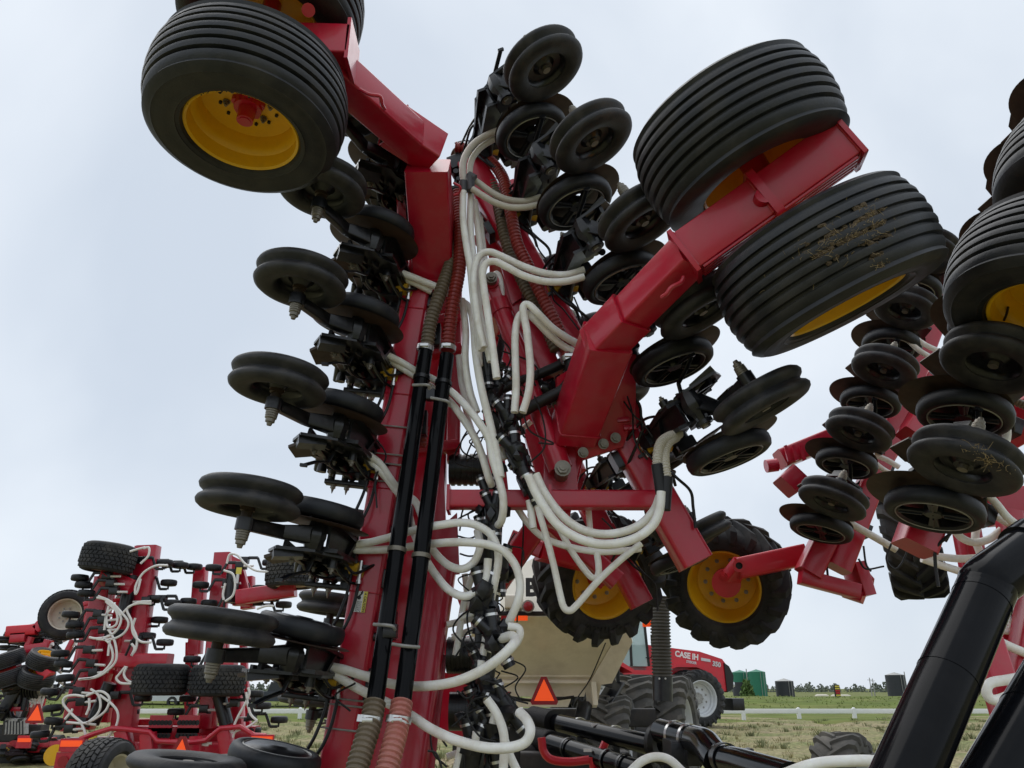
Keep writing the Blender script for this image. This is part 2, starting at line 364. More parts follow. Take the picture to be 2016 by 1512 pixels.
# far wood: crowns read as one mass
rnd = random.Random(5); m = MB()
for i in range(900):
    px = rnd.choice([rnd.uniform(1440, 2300), rnd.uniform(-300, 640)]); Y = rnd.uniform(330, 420); c = at(px, 1368, Y); h = rnd.choice([rnd.uniform(2.2, 3.6), rnd.uniform(2.6, 4.8)])
    for k in range(22):
        t = rnd.random() ** 1.3; rr = h * .5 * (1 - .75 * t) * rnd.uniform(.3, 1.1); a = rnd.uniform(0, 6.28)
        m.ico((c[0] + math.cos(a) * rr, Y + math.sin(a) * rr, -1 + h * (.15 + .85 * t)), h * .09 * rnd.uniform(.6, 1.3), .5)
o = m.build('distant_wood', mat('far_trees', (.15, .17, .14), .95, spec=.1, var=.4, vscale=.15), smooth=0); o['kind'] = 'stuff'; tag(o, 'low dark wood along the horizon beyond the tanks', 'trees')
# white rail fence
FY = 38.0
fence = thing('rail_fence', 'low white single rail fence along the edge of the dirt yard', 'fence', (8, FY, 0))
xs = [at(px, 1400, FY)[0] for px in (1463, 1568, 1681)]; stepx = (xs[2] - xs[0]) / 2
px0 = xs[0] - 12 * stepx
pm = MB(); pm.beam((0, 0, -.1), (0, 0, .46), .16, .16, r=.02); pm.cyl((0, 0, .46), (0, 0, .50), .075, .04, n=12)
pme = pm.mesh('post', WHITE)
for i in range(20):
    x = px0 + i * stepx
    p = bpy.data.objects.new('post', pme); COL.objects.link(p); p.parent = fence; p.matrix_parent_inverse = WORLD['rail_fence'].inverted(); p.location = (x, FY, 0)
    if i < 19: MB().beam((x - .02, FY - .03, .34), (x + stepx - .02, FY - .03, .34), .06, .2, r=.012).build('rail', WHITE, fence)
# tanks, sign, poles behind the berm
def tank(cx, w, top, Y, material, label, pole=None, base=-1.2, foot=None):
    c = at(cx, 1370, Y); s = pxm(cx, 1370, Y); r = w * s / 2; zt = at(cx, top, Y)[2]
    t = thing('storage_tank', label, 'tank', (c[0], Y, base), 'upright storage tanks beyond the bank')
    MB().cyl((c[0], Y, base), (c[0], Y, zt), r, n=28).build('shell', material, t)
    if foot: MB().cyl((c[0], Y, base), (c[0], Y, at(cx, foot, Y)[2]), r * 1.012, n=28).build('dark_foot', TANKD, t)
    MB().lathe([(zt, r * 1.02), (zt + .25 * r, r * .15), (zt + .3 * r, .02)], (c[0], Y, 0), n=28).build('roof', GREY if material is TANKD else material, t)
    mm = MB()
    for k in range(9):
        mm.lathe([(base + (zt - base) * k / 9, r * 1.008), (base + (zt - base) * k / 9 + .08, r * 1.008)], (c[0], Y, 0), n=28)
    mm.build('seam_rings', material, t)
    if pole: MB().cyl((c[0] + pole * r, Y, base), (c[0] + pole * r, Y, zt + r * .35), .09, n=8).build('vent_pipe', GREY, t)
    mm = MB()
    for sx in (-.25, .25): mm.beam((c[0] + r * .3 + sx, Y - r - .1, base), (c[0] + r * .3 + sx, Y - r - .1, zt), .06, r=0)
    mm.build('ladder', GREY, t)
    return t
tank(1461, 33, 1324, 150, TANKG, 'green cylindrical tank with dark foot, left of the green pair', foot=1343)
tank(1494, 34, 1323, 146, TANKG, 'tall plain green cylindrical tank behind the small bush, right of the green pair', -1.15)
tank(1547, 35, 1341, 150, TANKD, 'squat dark grey tank standing alone right of the green tanks')
tank(1768, 36, 1329, 150, TANKD, 'tall dark grey tank beside a slanting pole at the far right', 1.12)
def tree(px, base, top, w, Y, label):
    c = at(px, base, Y); zt = at(px, top, Y)[2]; r = w * pxm(px, base, Y) / 2; z0 = c[2] - .5
    t = thing('young_tree', label, 'tree', (c[0], Y, z0)); rn = random.Random(int(px))
    MB().cyl((c[0], Y, z0), (c[0], Y, z0 + (zt - z0) * .8), .12, .03, n=8).build('trunk', mat('bark', (.1, .08, .06), .9), t)
    m = MB()
    for k in range(900):
        u = rn.random(); rr = r * (1 - u) ** .7 * rn.random() ** .5 * 1.1; a = rn.uniform(0, 6.28); p = V(c[0] + math.cos(a) * rr, Y + math.sin(a) * rr, z0 + .5 + (zt - z0 - .5) * u)
        s = rn.uniform(.12, .3); d = RNG.normal(0, s, (3, 3)); m.add([p + d[0], p + d[1], p + d[2]], [(0, 1, 2)])
    m.build('crown', mat('young_leaves', (.12, .19, .06), .8, spec=.2, var=.4, vscale=.9), t, smooth=0)
tree(1473, 1379, 1342, 30, 120, 'small pointed green tree in front of the green tanks')
for i, (px, tp, lean) in enumerate(((1713, 1334, -1), (1719, 1336, -.6))):
    Y = 150; p0 = at(px + 5, 1376, Y); p1 = at(px, tp, Y)
    t = thing('utility_pole', ('slim grey pole beside the tall dark tank, left of two', 'slim grey pole beside the tall dark tank, right of two')[i], 'pole', p0); MB().cyl(p0, (p0[0], p0[1], p1[2]), .11, .07, n=8).build('shaft', GREY, t); MB().beam((p0[0] - .4, Y, p1[2] - .4), (p0[0] + .4, Y, p1[2] - .4), .08).build('crossarm', GREY, t)
# message sign
Y = 110; c = at(1648, 1360, Y); s = pxm(1648, 1360, Y)
t = thing('message_sign', 'small board sign with bright yellow and red rows on the bank', 'sign', (c[0], Y, 0))
X, Z = V(nrm((.95, .3, 0))), V(0, 0, 1); N = np.cross(X, Z)
MB().box(c, (12 * s, .2, 22 * s), (X, -N, Z)).build('board', INK, t)
for k, (ma) in enumerate((LABELY, LABELY, mat('sign_red', (.6, .03, .03), .6), mat('sign_red_row', (.6, .03, .03), .6), LABELY)):
    q = c + Z * (8.2 - 4.1 * k) * s + N * .12; rn = random.Random(k); m = MB(); x = -5 * s
    while x < 4.6 * s:
        w = rn.uniform(.5, 1.3) * s; m.box(q + X * (x + w / 2), (w, .03, 2.6 * s), (X, -N, Z)); x += w + .35 * s
    m.build('lettering_row', ma, t)
MB().beam(c - Z * 11 * s, c - Z * 20 * s, .3).build('post', GREY, t)
for px, w, h, lab in ((1618, 26, 8, 'long cream tank lying behind the grassy bank'), (1655, 38, 7, 'long tan tank lying behind the bank under the sign')):
    Y = 170; c = at(px, 1371, Y); s = pxm(px, 1371, Y); t = thing('horizontal_tank', lab, 'tank', (c[0], Y, c[2] - 2), 'tanks lying behind the bank')
    MB().tube([c + V(-w * s / 2, 0, 0), c + V(-w * s / 2 + .5, 0, 0), c + V(w * s / 2 - .5, 0, 0), c + V(w * s / 2, 0, 0)], h * s / 2, n=18, sm=0, radii=[h * s * .3, h * s / 2, h * s / 2, h * s * .3]).build('vessel', RIMW, t)
    for d in (-.3, .3): MB().box(c + V(w * s * d, 0, -h * s * .5 - .4), (.5, 1.2, 1.2)).build('saddle', GREY, t)
# far buildings and parked vehicles on the left horizon
def building(px0, px1, top, base, Y, wallm, label, bands=()):
    a, b = at(px0, base, Y), at(px1, base, Y); zt = at(px0, top, Y)[2]; w = b[0] - a[0]; D = 14
    t = thing('storage_shed', label, 'building', ((a[0] + b[0]) / 2, Y, 0)); z0 = -.2
    MB().box(((a[0] + b[0]) / 2, Y + D / 2, (z0 + zt) / 2), (w, D, zt - z0), bev=0).build('wall', wallm, t)
    m = MB(); cx = (a[0] + b[0]) / 2
    m.prism([(-w / 2 - .3, 0), (w / 2 + .3, 0), (w / 2 + .3, .25), (0, 1.1), (-w / 2 - .3, .25)], (cx, Y + D / 2, zt), (1, 0, 0), (0, 0, 1), D + .6).build('roof', GREY, t)
    for k in range(4):
        x = a[0] + w * (k + .5) / 4; MB().box((x, Y - .02, zt - 1.2), (w * .14, .08, .8)).build('window', TANKD, t)
    MB().box((a[0] + w * .32, Y - .03, z0 + 1.2), (1.2, .08, 2.4)).build('door', INK, t)
    return t
BLUE = mat('blue_cladding', (.08, .2, .42), .6, var=.08)
building(330, 372, 1372, 1402, 95, BLUE, 'blue clad shed seen low behind the red drill')
building(372, 440, 1376, 1402, 100, CLOTH, 'pale shed beside the blue one on the left horizon')
building(540, 640, 1358, 1402, 105, CLOTH, 'pale grey shed behind the hanging wheels at the left')
def truck(px, base, Y, col, label):
    c = at(px, base, Y); x, y = c[0], Y; z = 0
    t = thing('parked_pickup', label, 'pickup', (x, y, 0), 'pickups parked at the far edge')
    MB().prism([(-2.6, .45), (2.6, .45), (2.7, .95), (1.5, 1.1), (-2.6, 1.1)], (x, y, z), (1, 0, 0), (0, 0, 1), 1.9).build('body', col, t)
    MB().prism([(-.6, 1.1), (1.5, 1.1), (.8, 1.75), (-.4, 1.75)], (x, y, z), (1, 0, 0), (0, 0, 1), 1.7).build('cab', TANKD, t)
    for dx in (-1.7, 1.7):
        for dy in (-.85, .85): MB().lathe([(-.12, .2), (-.12, .38), (.12, .38), (.12, .2)], (x + dx, y + dy, .38), (0, 1, 0), n=18).build('wheel', RUBT, t)
truck(300, 1404, 62, RIMS, 'silver pickup parked far behind the left red drill')
truck(395, 1404, 66, mat('white_car', (.6, .6, .6), .3), 'white pickup parked far off in front of the sheds')
truck(545, 1404, 60, mat('dark_car', (.03, .035, .05), .3), 'dark pickup parked far off behind the hanging wheels')

# ================================================================== SHARED DRILL PARTS
# ---- row opener, local axes x = forward, y = right, z = towards the soil, origin on the toolbar
def make_opener(dB=(0, 0, 0), GA=(-.44, -.052, .225), gr=1.03, boot=(0, 0, 0), hs=1):
    F = lambda f, r, d: V(f, r, d)
    PK, GA = F(-.92, 0, .465), V(GA); dB = V(dB); boot = V(boot)
    B = lambda f, r, d: V(f * 1.08 - .09, r * 1.06 + .012, d * 1.05 - .035) + dB
    m = MB()   # body casting: trailing arm, knuckle, wedge fin, slotted base
    m.beam(F(-.93, .128, .46), F(-.66, .105, .365), .046, .058, up=(0, 1, 0), r=.008, w1=.05, h1=.07)
    m.beam(F(-.66, .105, .365), B(-.41, .07, .262), .05, .07, up=(0, 1, 0), r=.008, w1=.085, h1=.10)
    m.cyl(F(-.93, .100, .46), F(-.93, .160, .46), .043, n=14)
    kn = B(-.40, 0, .248)
    m.lathe([(-.028, .001), (-.028, .036), (.02, .042), (.055, .064), (.085, .064), (.15, .044), (.15, .001)], kn, (0, 1, 0), n=8)
    m.lathe([(-.05, .001), (-.05, .050), (-.028, .050), (-.028, .001)], kn, (0, 1, 0), n=20)
    m.prism([(-.47, .285), (-.44, .31), (-.34, .30), (-.30, .22), (-.36, .20), (-.45, .22)], B(0, -.012, 0), (1, 0, 0), (0, 0, 1), .02)
    def sec(f, r0, r1, d0, d1): return [B(f, r0, d0), B(f, r1, d0), B(f, r1, d1), B(f, r0, d1)]
    def wplate(poly, off, th): m.loft([[B(f, r, d + off) for f, r, d in poly], [B(f, r, d + off + th) for f, r, d in poly]])
    wplate([(-.36, -.005, .245), (-.28, -.012, .228), (-.27, .13, .228), (-.36, .135, .245)], 0, .016)
    m.loft([[B(-.36, -.008, .13), B(-.36, .012, .13), B(-.36, .012, .26), B(-.36, -.008, .26)], [B(-.02, .03, .085), B(-.02, .05, .085), B(-.02, .05, .165), B(-.02, .03, .165)], [B(.075, .07, .06), B(.075, .085, .06), B(.075, .085, .10), B(.075, .07, .10)]])
    m.loft([[B(-.36, .12, .13), B(-.36, .14, .13), B(-.36, .14, .26), B(-.36, .12, .26)], [B(-.02, .125, .085), B(-.02, .142, .085), B(-.02, .142, .165), B(-.02, .125, .165)], [B(.075, .12, .06), B(.075, .14, .06), B(.075, .14, .10), B(.075, .12, .10)]])
    m.loft([[B(-.36, .0, .18), B(-.36, .13, .18), B(-.36, .13, .195), B(-.36, .0, .195)], [B(.07, .07, .08), B(.07, .13, .08), B(.07, .13, .09), B(.07, .07, .09)]])
    wplate([(-.10, .02, .185), (-.085, .02, .18), (-.15, .13, .205), (-.175, .13, .212)], -.09, .09); wplate([(.02, .05, .13), (.075, .07, .095), (.075, .135, .095), (.02, .135, .13)], -.06, .06)
    m.loft([sec(-.31, -.018, .15, .248, .262), sec(-.285, -.018, .15, .243, .257)])
    m.beam(B(-.33, .0, .262), B(.05, .09, .115), .012, .02, up=(0, 1, 0), r=.003)
    m.cyl(F(.06, .10, .05), F(.06, .10, .12), .03, n=12); m.beam(F(.03, .135, .06), F(.10, .15, .13), .03, .03, r=.004)
    m.prism([(-.40, .37), (-.22, .40), (-.10, .37), (.03, .36), (.06, .22), (.04, .10), (-.30, .12), (-.40, .22)], B(0, .148, 0), (1, 0, 0), (0, 0, 1), .014)
    m.prism([(-.38, .35), (-.30, .41), (-.18, .40), (-.12, .33), (-.2, .28)], B(0, .17, 0), (1, 0, 0), (0, 0, 1), .02)
    m.beam(B(-.46, .135, .37), B(-.22, .175, .33), .022, .05, up=(0, 1, 0), r=.004); m.beam(B(-.22, .175, .33), B(-.17, .20, .325), .022, .05, up=(0, 1, 0), r=.004); m.beam(B(-.17, .20, .325), B(-.08, .20, .30), .022, .05, up=(0, 1, 0), r=.004)
    m.cyl(B(-.22, .14, .18), B(-.22, .20, .18), .028, n=12); m.cyl(B(-.12, .14, .30), B(-.12, .19, .30), .024, n=12)
    m.box(F(-.09, .165, .20), (.16, .05, .10), bev=.01); m.box(F(-.02, .12, .30), (.14, .07, .12), bev=.012); m.beam(F(-.30, .17, .13), F(.02, .175, .12), .03, .05, r=.006)
    for q in ((-.34, .30), (-.27, .34), (-.30, .24), (-.15, .24)): m.box(B(q[0], .165, q[1]), (.06, .03, .018), (nrm((1, 0, -.4)), V(0, 1, 0), nrm((.4, 0, 1))), bev=.003)
    m.prism([(-.62, .39), (-.48, .47), (-.22, .44), (.02, .37), (.06, .16), (-.28, .11), (-.55, .20)], F(0, .158, 0) + dB, (1, 0, 0), (0, .05, 1), .016)
    m.prism([(-.60, .40), (-.50, .44), (-.42, .30), (-.52, .27)], F(0, .12, 0) + dB, (1, 0, 0), (0, .2, 1), .05)
    m.box(F(-.16, .175, .36) + dB, (.14, .04, .07), bev=.008); m.box(F(-.32, .178, .40) + dB, (.10, .03, .06), bev=.006); m.beam(F(-.5, .175, .42) + dB, F(-.05, .18, .20) + dB, .02, .05, up=(0, 1, 0), r=.004)
    m.cyl(F(-.02, .17, .40) + dB, F(-.02, .235, .40) + dB, .03, n=10); m.cyl(F(-.05, .15, .42) + dB, F(.03, .21, .44) + dB, .024, n=10)
    for q in ((-.40, .38), (-.36, .40), (-.32, .42)): m.box(F(q[0], .168, q[1]) + dB, (.012, .02, .05), bev=.003)
    m.beam(F(.02, .245, .12), F(-.34, .185, .19) + dB, .03, .05, up=(0, 1, 0), r=.006); m.beam(F(.02, .10, .10), F(-.30, .07, .17) + dB, .03, .05, up=(0, 1, 0), r=.006)
    m.box(F(-.06, .20, .16), (.16, .11, .13), bev=.015); m.box(F(-.10, .21, .29), (.12, .07, .10), bev=.012); m.cyl(F(-.16, .12, .10), F(.04, .22, .08), .035, n=12); m.cyl(F(-.20, .21, .24), F(-.02, .25, .20), .028, n=12)
    m.box(F(.0, .12, .06), (.14, .14, .10), bev=.015)
    for q_ in (((-.30, .17, .16), (-.24, .24, .12), (-.12, .27, .06), (.02, .22, -.06)), ((-.28, .15, .12), (-.18, .22, .06), (-.10, .16, -.02), (0, .10, -.10)), ((-.36, .18, .30), (-.26, .25, .28), (-.16, .26, .20), (-.10, .20, .10))): m.tube([F(*p_) + dB * .6 for p_ in q_], .009, n=6)
    body = m.build('row_opener', BLK)
    subs = []
    def sub(mb, name, ma, sm=38, kind=None): subs.append(mb.build(name, ma, body, sm, kind)); return subs[-1]
    pr = [(-.046, .128), (-.058, .150), (-.063, .19), (-.060, .226), (-.048, .244), (-.034, .250), (-.020, .243), (-.009, .226), (0, .219), (.009, .226), (.020, .243), (.034, .250), (.048, .244), (.060, .226), (.063, .19), (.058, .150), (.046, .128)]
    pr = [(a_ * 1.14, r_) for a_, r_ in pr]
    sub(MB().lathe(pr, PK, (0, 1, 0), n=48, closed_prof=True), 'packer_tyre', RUBP, 60)
    m = MB().lathe([(-.046, .130), (-.040, .122), (-.012, .112), (-.006, .07), (-.018, .055), (-.03, .045), (-.03, 0.001)], PK, (0, 1, 0), n=32)
    m.lathe([(.046, .130), (.040, .122), (.012, .112), (.006, .07), (.018, .055), (.045, .04), (.045, 0.001)], PK, (0, 1, 0), n=32)
    sub(m, 'packer_wheel_disc', BLK)
    sub(MB().cyl(PK + V(0, -.052, 0), PK + V(0, -.03, 0), .024, n=18), 'hub_cap', STEEL)
    sub(MB().lathe([(.04, .036), (.062, .036), (.066, .027), (.12, .026)], PK, (0, 1, 0), n=16), 'axle_spacer', RUST)
    q = F(-.93, .16, .46)
    prf = [(0, .001)]
    for k in range(4): prf += [(.012 * k, .033 - .001 * k), (.012 * k + .009, .033 - .001 * k), (.012 * k + .0105, .029)]
    prf += [(.05, .024), (.066, .024), (.068, .016), (.084, .012), (.084, .001)]
    sub(MB().lathe(prf, q, (0, 1, 0), n=14), 'axle_bolt', STEEL)
    gp = [(-.034, .165), (-.046, .178), (-.047, .197), (-.036, .213), (-.014, .220), (.014, .220), (.036, .212), (.047, .195), (.045, .175), (.034, .165)]
    ga = nrm((.04, 1, .16 if hs < 0 else .11))
    gp = [(a_, r_ * gr) for a_, r_ in gp]
    sub(MB().lathe(gp, GA, ga, n=44, closed_prof=True), 'gauge_tyre', RUBG, 60)
    m = MB().lathe([(-.036, .168 * gr), (-.042, .160 * gr), (-.03, .148 * gr), (.02, .148 * gr), (.03, .166 * gr)], GA, ga, n=36)
    m.lathe([(-.035, .005), (-.035, .042), (-.02, .05), (.02, .05), (.02, .005)], GA, ga, n=20)
    a, u, v = frame(ga)
    for k in range(4):
        t = 2 * math.pi * k / 4 + .5; d = u * math.cos(t) + v * math.sin(t); e = np.cross(a, d)
        m.beam(GA + d * .04 - a * .02, GA + d * .152 * gr - a * .025, .035, .022, uv=(e, a), r=.004, w1=.06)
        m.beam(GA + d * .05 - a * .034, GA + d * .150 * gr - a * .038, .008, .012, uv=(e, a), r=.002)
    if hs > 0: m.lathe([(-.038, .160 * gr), (-.052, .13 * gr), (-.050, .06), (-.058, .04), (-.058, .001)], GA, ga, n=36)
    sub(m, 'gauge_wheel_spokes', BLK)
    sub(MB().lathe([(-.040, .168 * gr), (-.0455, .164 * gr), (-.040, .160 * gr)], GA, ga, n=40), 'rim_ring', GREY)
    dc = GA + V(.04, .056, .03) + boot * .3; da = nrm((.05, 1, .10))
    sub(MB().lathe([(-.003, .02), (-.003, .278), (0, .287), (.003, .278), (.003, .02)], dc, da, n=48), 'disc_blade', RUST, 30)
    m = MB().prism([(-.24, .51), (-.44, .50), (-.48, .44), (-.44, .38), (-.3, .36), (-.22, .40)], F(0, .085, 0) + boot, (1, 0, 0), (0, .25, 1), .016)
    sub(m, 'seed_boot', RUST)
    m = MB().prism([(-.05, .44), (.08, .38), (.15, .25), (.12, .16), (.02, .16), (-.06, .30)], F(-.02, .045, .03) + boot, (1, 0, 0), (0, .12, 1), .012)
    sub(m, 'scraper_plate', RUST)
    m = MB().beam(F(0, .288, .365), F(0, .288, -.02), .075, .028, uv=(V(1, 0, 0), V(0, 1, 0)), r=.006); m.beam(F(0, .15, .13), F(0, .29, .13), .09, .06, r=.008); m.beam(F(.0, .22, .10), F(0, .22, -.14), .13, .11, uv=(V(1, 0, 0), V(0, 1, 0)), r=.008)
    m.beam(F(-.115, .17, .02), F(.115, .17, .02), .02, .06, r=.004)
    sub(m, 'mounting_bracket', BLK)
    for d in (.25, .335):
        m = MB().lathe([(.08, .001), (.08, .029), (.205, .029), (.205, .034), (.228, .034), (.228, .022), (.30, .022), (.30, .001)], F(0, 0, d), (0, 1, 0), n=16)
        sub(m, 'pivot_post', BLK)
    m = MB()
    for d in (.25, .335): m.bolt(F(-.03, .236, d), (0, 1, 0), .015, .018, .0); m.bolt(F(0, .302, d - .02), (0, 1, 0), .017, .018, 0); m.cyl(F(0, .32, d - .02), F(0, .355, d - .02), .012, .002, n=8)
    m.bolt(B(-.30, .18, .37), (0, 1, .1), .016, .016); m.bolt(B(-.14, .195, .30), (0, 1, 0), .016, .016); m.bolt(B(-.42, .15, .37), (0, 1, .2), .011, .012); m.bolt(B(-.22, .20, .18), (0, 1, 0), .016, .015); m.bolt(F(-.05, .19, .19), (0, 1, 0), .012, .012)
    m.bolt(kn + V(0, -.05, 0), (0, -1, 0), .026, .012, 0)
    sub(m, 'bolts', STEEL, kind='stuff')
    m = MB().tube([F(.02, .195, .16), F(-.06, .215, .17), F(-.08, .215, .20), F(-.03, .205, .22)], .004, n=6); sub(m, 'retaining_clip', STEEL)
    m = MB().beam(F(-.08, .14, .20), F(-.12, .175, .12), .05, .045, r=.012); m.cyl(F(-.12, .175, .12), F(-.125, .185, .05), .032, n=8); m.cyl(F(-.12, .15, .13), F(-.12, .22, .09), .022, n=10); m.beam(F(-.09, .20, .10), F(-.09, .21, .02), .04, .03, r=.008)
    sub(m, 'yellow_fitting', YELF)
    m = MB().tube([F(-.12, .19, .09), F(-.13, .21 + .12 * hs, .09), F(-.16, .21 + .25 * hs, .11), F(-.14, .21 + .36 * hs, .15), F(-.12, .21 + .45 * hs, .12), F(-.12, .21 + .56 * hs, .07)], .0095, n=8); m.cyl(F(-.12, .19, .09), F(-.125, .19 + .075 * hs, .09), .0125, n=8)
    sub(m, 'hydraulic_hose', HOSEK)
    sub(MB().tube([F(-.12, .26, .035), F(-.14, .28 + .12 * hs, .04), F(-.16, .28 + .22 * hs, .06), F(-.14, .28 + .30 * hs, .10), F(-.1, .28 + .36 * hs, .10)], .0095, n=8), 'hydraulic_hose', HOSEK)
    m = MB().lathe([(.0, .001), (.0, .0115), (.05, .0115), (.05, .017), (.07, .017), (.07, .0115), (.11, .0115), (.11, .016), (.13, .016), (.13, .001)], F(-.125, .14, .04), (0, 1, -.03), n=8)
    sub(m, 'hose_crimp', STEELB)
    m = MB().beam(B(-.27, .17, .27), B(-.285, .235, .285), .018, .022, r=.004); m.beam(B(-.285, .235, .285), B(-.37, .265, .33), .012, .028, r=.004); m.beam(B(-.37, .265, .33), B(-.42, .30, .37), .012, .028, r=.004)
    m.box(B(-.424, .304, .374), (.018, .018, .04), bev=.003)
    sub(m, 'depth_lever', BLK)
    return proto(body, subs)
OPENER = make_opener()
OPENER_R = make_opener((-.13, .105, .025), (-.46, -.095, .35), 1.10, (-.02, .02, .09), -1)

# ---- ribbed implement wheel, axis = local z, visible dish on -z side
def make_ribbed_wheel(R=.51, Wd=.46, label=None):
    h = Wd / 2
    def tread(a): return R - .035 * (abs(a) / (h * .8)) ** 2.2
    p = [(-h * .80, .283), (-h * .93, .30), (-h * .955, .318), (-h * .975, .322), (-h * .965, .330), (-h * .99, .36), (-h * 1.0, .41), (-h * .992, .428), (-h * 1.0, .433), (-h * .98, .44), (-h * .96, .455), (-h * .88, .478)]
    gx = np.linspace(-h * .80, h * .80, 8)
    for i in range(7):
        a0, a1 = gx[i], gx[i + 1]; g = .011
        p += [(a0 + (g * .6 if i else 0), tread(a0) - (.020 if i else .004)), (a0 + g, tread(a0 + g)), ((a0 + a1) / 2, tread((a0 + a1) / 2) + .003), (a1 - g, tread(a1 - g)), (a1 - (g * .6 if i < 6 else 0), tread(a1) - (.020 if i < 6 else .004))]
    p += [(h * .88, .478), (h * .96, .455), (h * 1.0, .41), (h * .99, .36), (h * .93, .30), (h * .80, .283)]
    main = MB().lathe(p, n=96).build('gauge_wheel', RUB, None, 30)
    subs = []
    rim = [(-h * .80, .287), (-h * .84, .291), (-h * .87, .284), (-h * .83, .272), (-h * .50, .268), (-h * .42, .250), (-h * .30, .244), (-h * .02, .240), (h * .03, .20), (h * .04, .05), (h * .04, .0)]
    m = MB().lathe(rim, n=64); m.lathe([(h * .80, .287), (h * .84, .291), (h * .87, .284), (h * .83, .272), (h * .4, .262), (h * .15, .243), (h * .0, .240)], n=64)
    subs.append(m.build('rim', YEL, main, 40))
    z0 = h * .03
    m = MB().cyl((0, 0, z0), (0, 0, z0 - .045), .078, .070, n=24); m.cyl((0, 0, z0 - .045), (0, 0, z0 - .125), .046, .042, n=20); m.cyl((0, 0, z0 - .125), (0, 0, z0 - .13), .03, n=16)
    for k in range(5):
        t = 2 * math.pi * k / 5; m.cyl((.066 * math.cos(t), .066 * math.sin(t), z0), (.066 * math.cos(t), .066 * math.sin(t), z0 - .03), .022, n=12)
    m.cyl((0, 0, z0), (0, 0, h * 1.5), .05, n=18)
    subs.append(m.build('hub', RED, main))
    for k in range(6):
        t = 2 * math.pi * (k + .3) / 6; subs.append(MB().bolt((.115 * math.cos(t), .115 * math.sin(t), z0 - .004), (0, 0, -1), .014, .014).build('wheel_bolt', STEEL, main))
    m = MB()
    for k in range(12):
        t = 2 * math.pi * (k + .5) / 12; m.cyl((.148 * math.cos(t), .148 * math.sin(t), z0 + .0), (.148 * math.cos(t), .148 * math.sin(t), z0 - .012), .009, n=10)
    subs.append(m.build('disc_holes', INK, main, 38, 'stuff'))
    m = MB(); rc = random.Random(3)
    for _ in range(46):
        t = rc.gauss(-.35, .32); r_ = rc.choice([.2835, .2865, .278]); q = V(r_ * math.cos(t), r_ * math.sin(t), -h * (.872 if r_ > .28 else .85)); m.ico(q, rc.uniform(.0015, .0045), .8, (1, 1, .3))
    subs.append(m.build('chipped_paint', INK, main, 0, 'stuff'))
    m = MB().tube([(.236, .03, -h * .35), (.232, .03, -h * .55), (.235, .03, -h * .72)], .006, n=8); subs.append(m.build('valve_stem', HOSEK, main))
    return proto(main, subs)
RIBBED = make_ribbed_wheel()

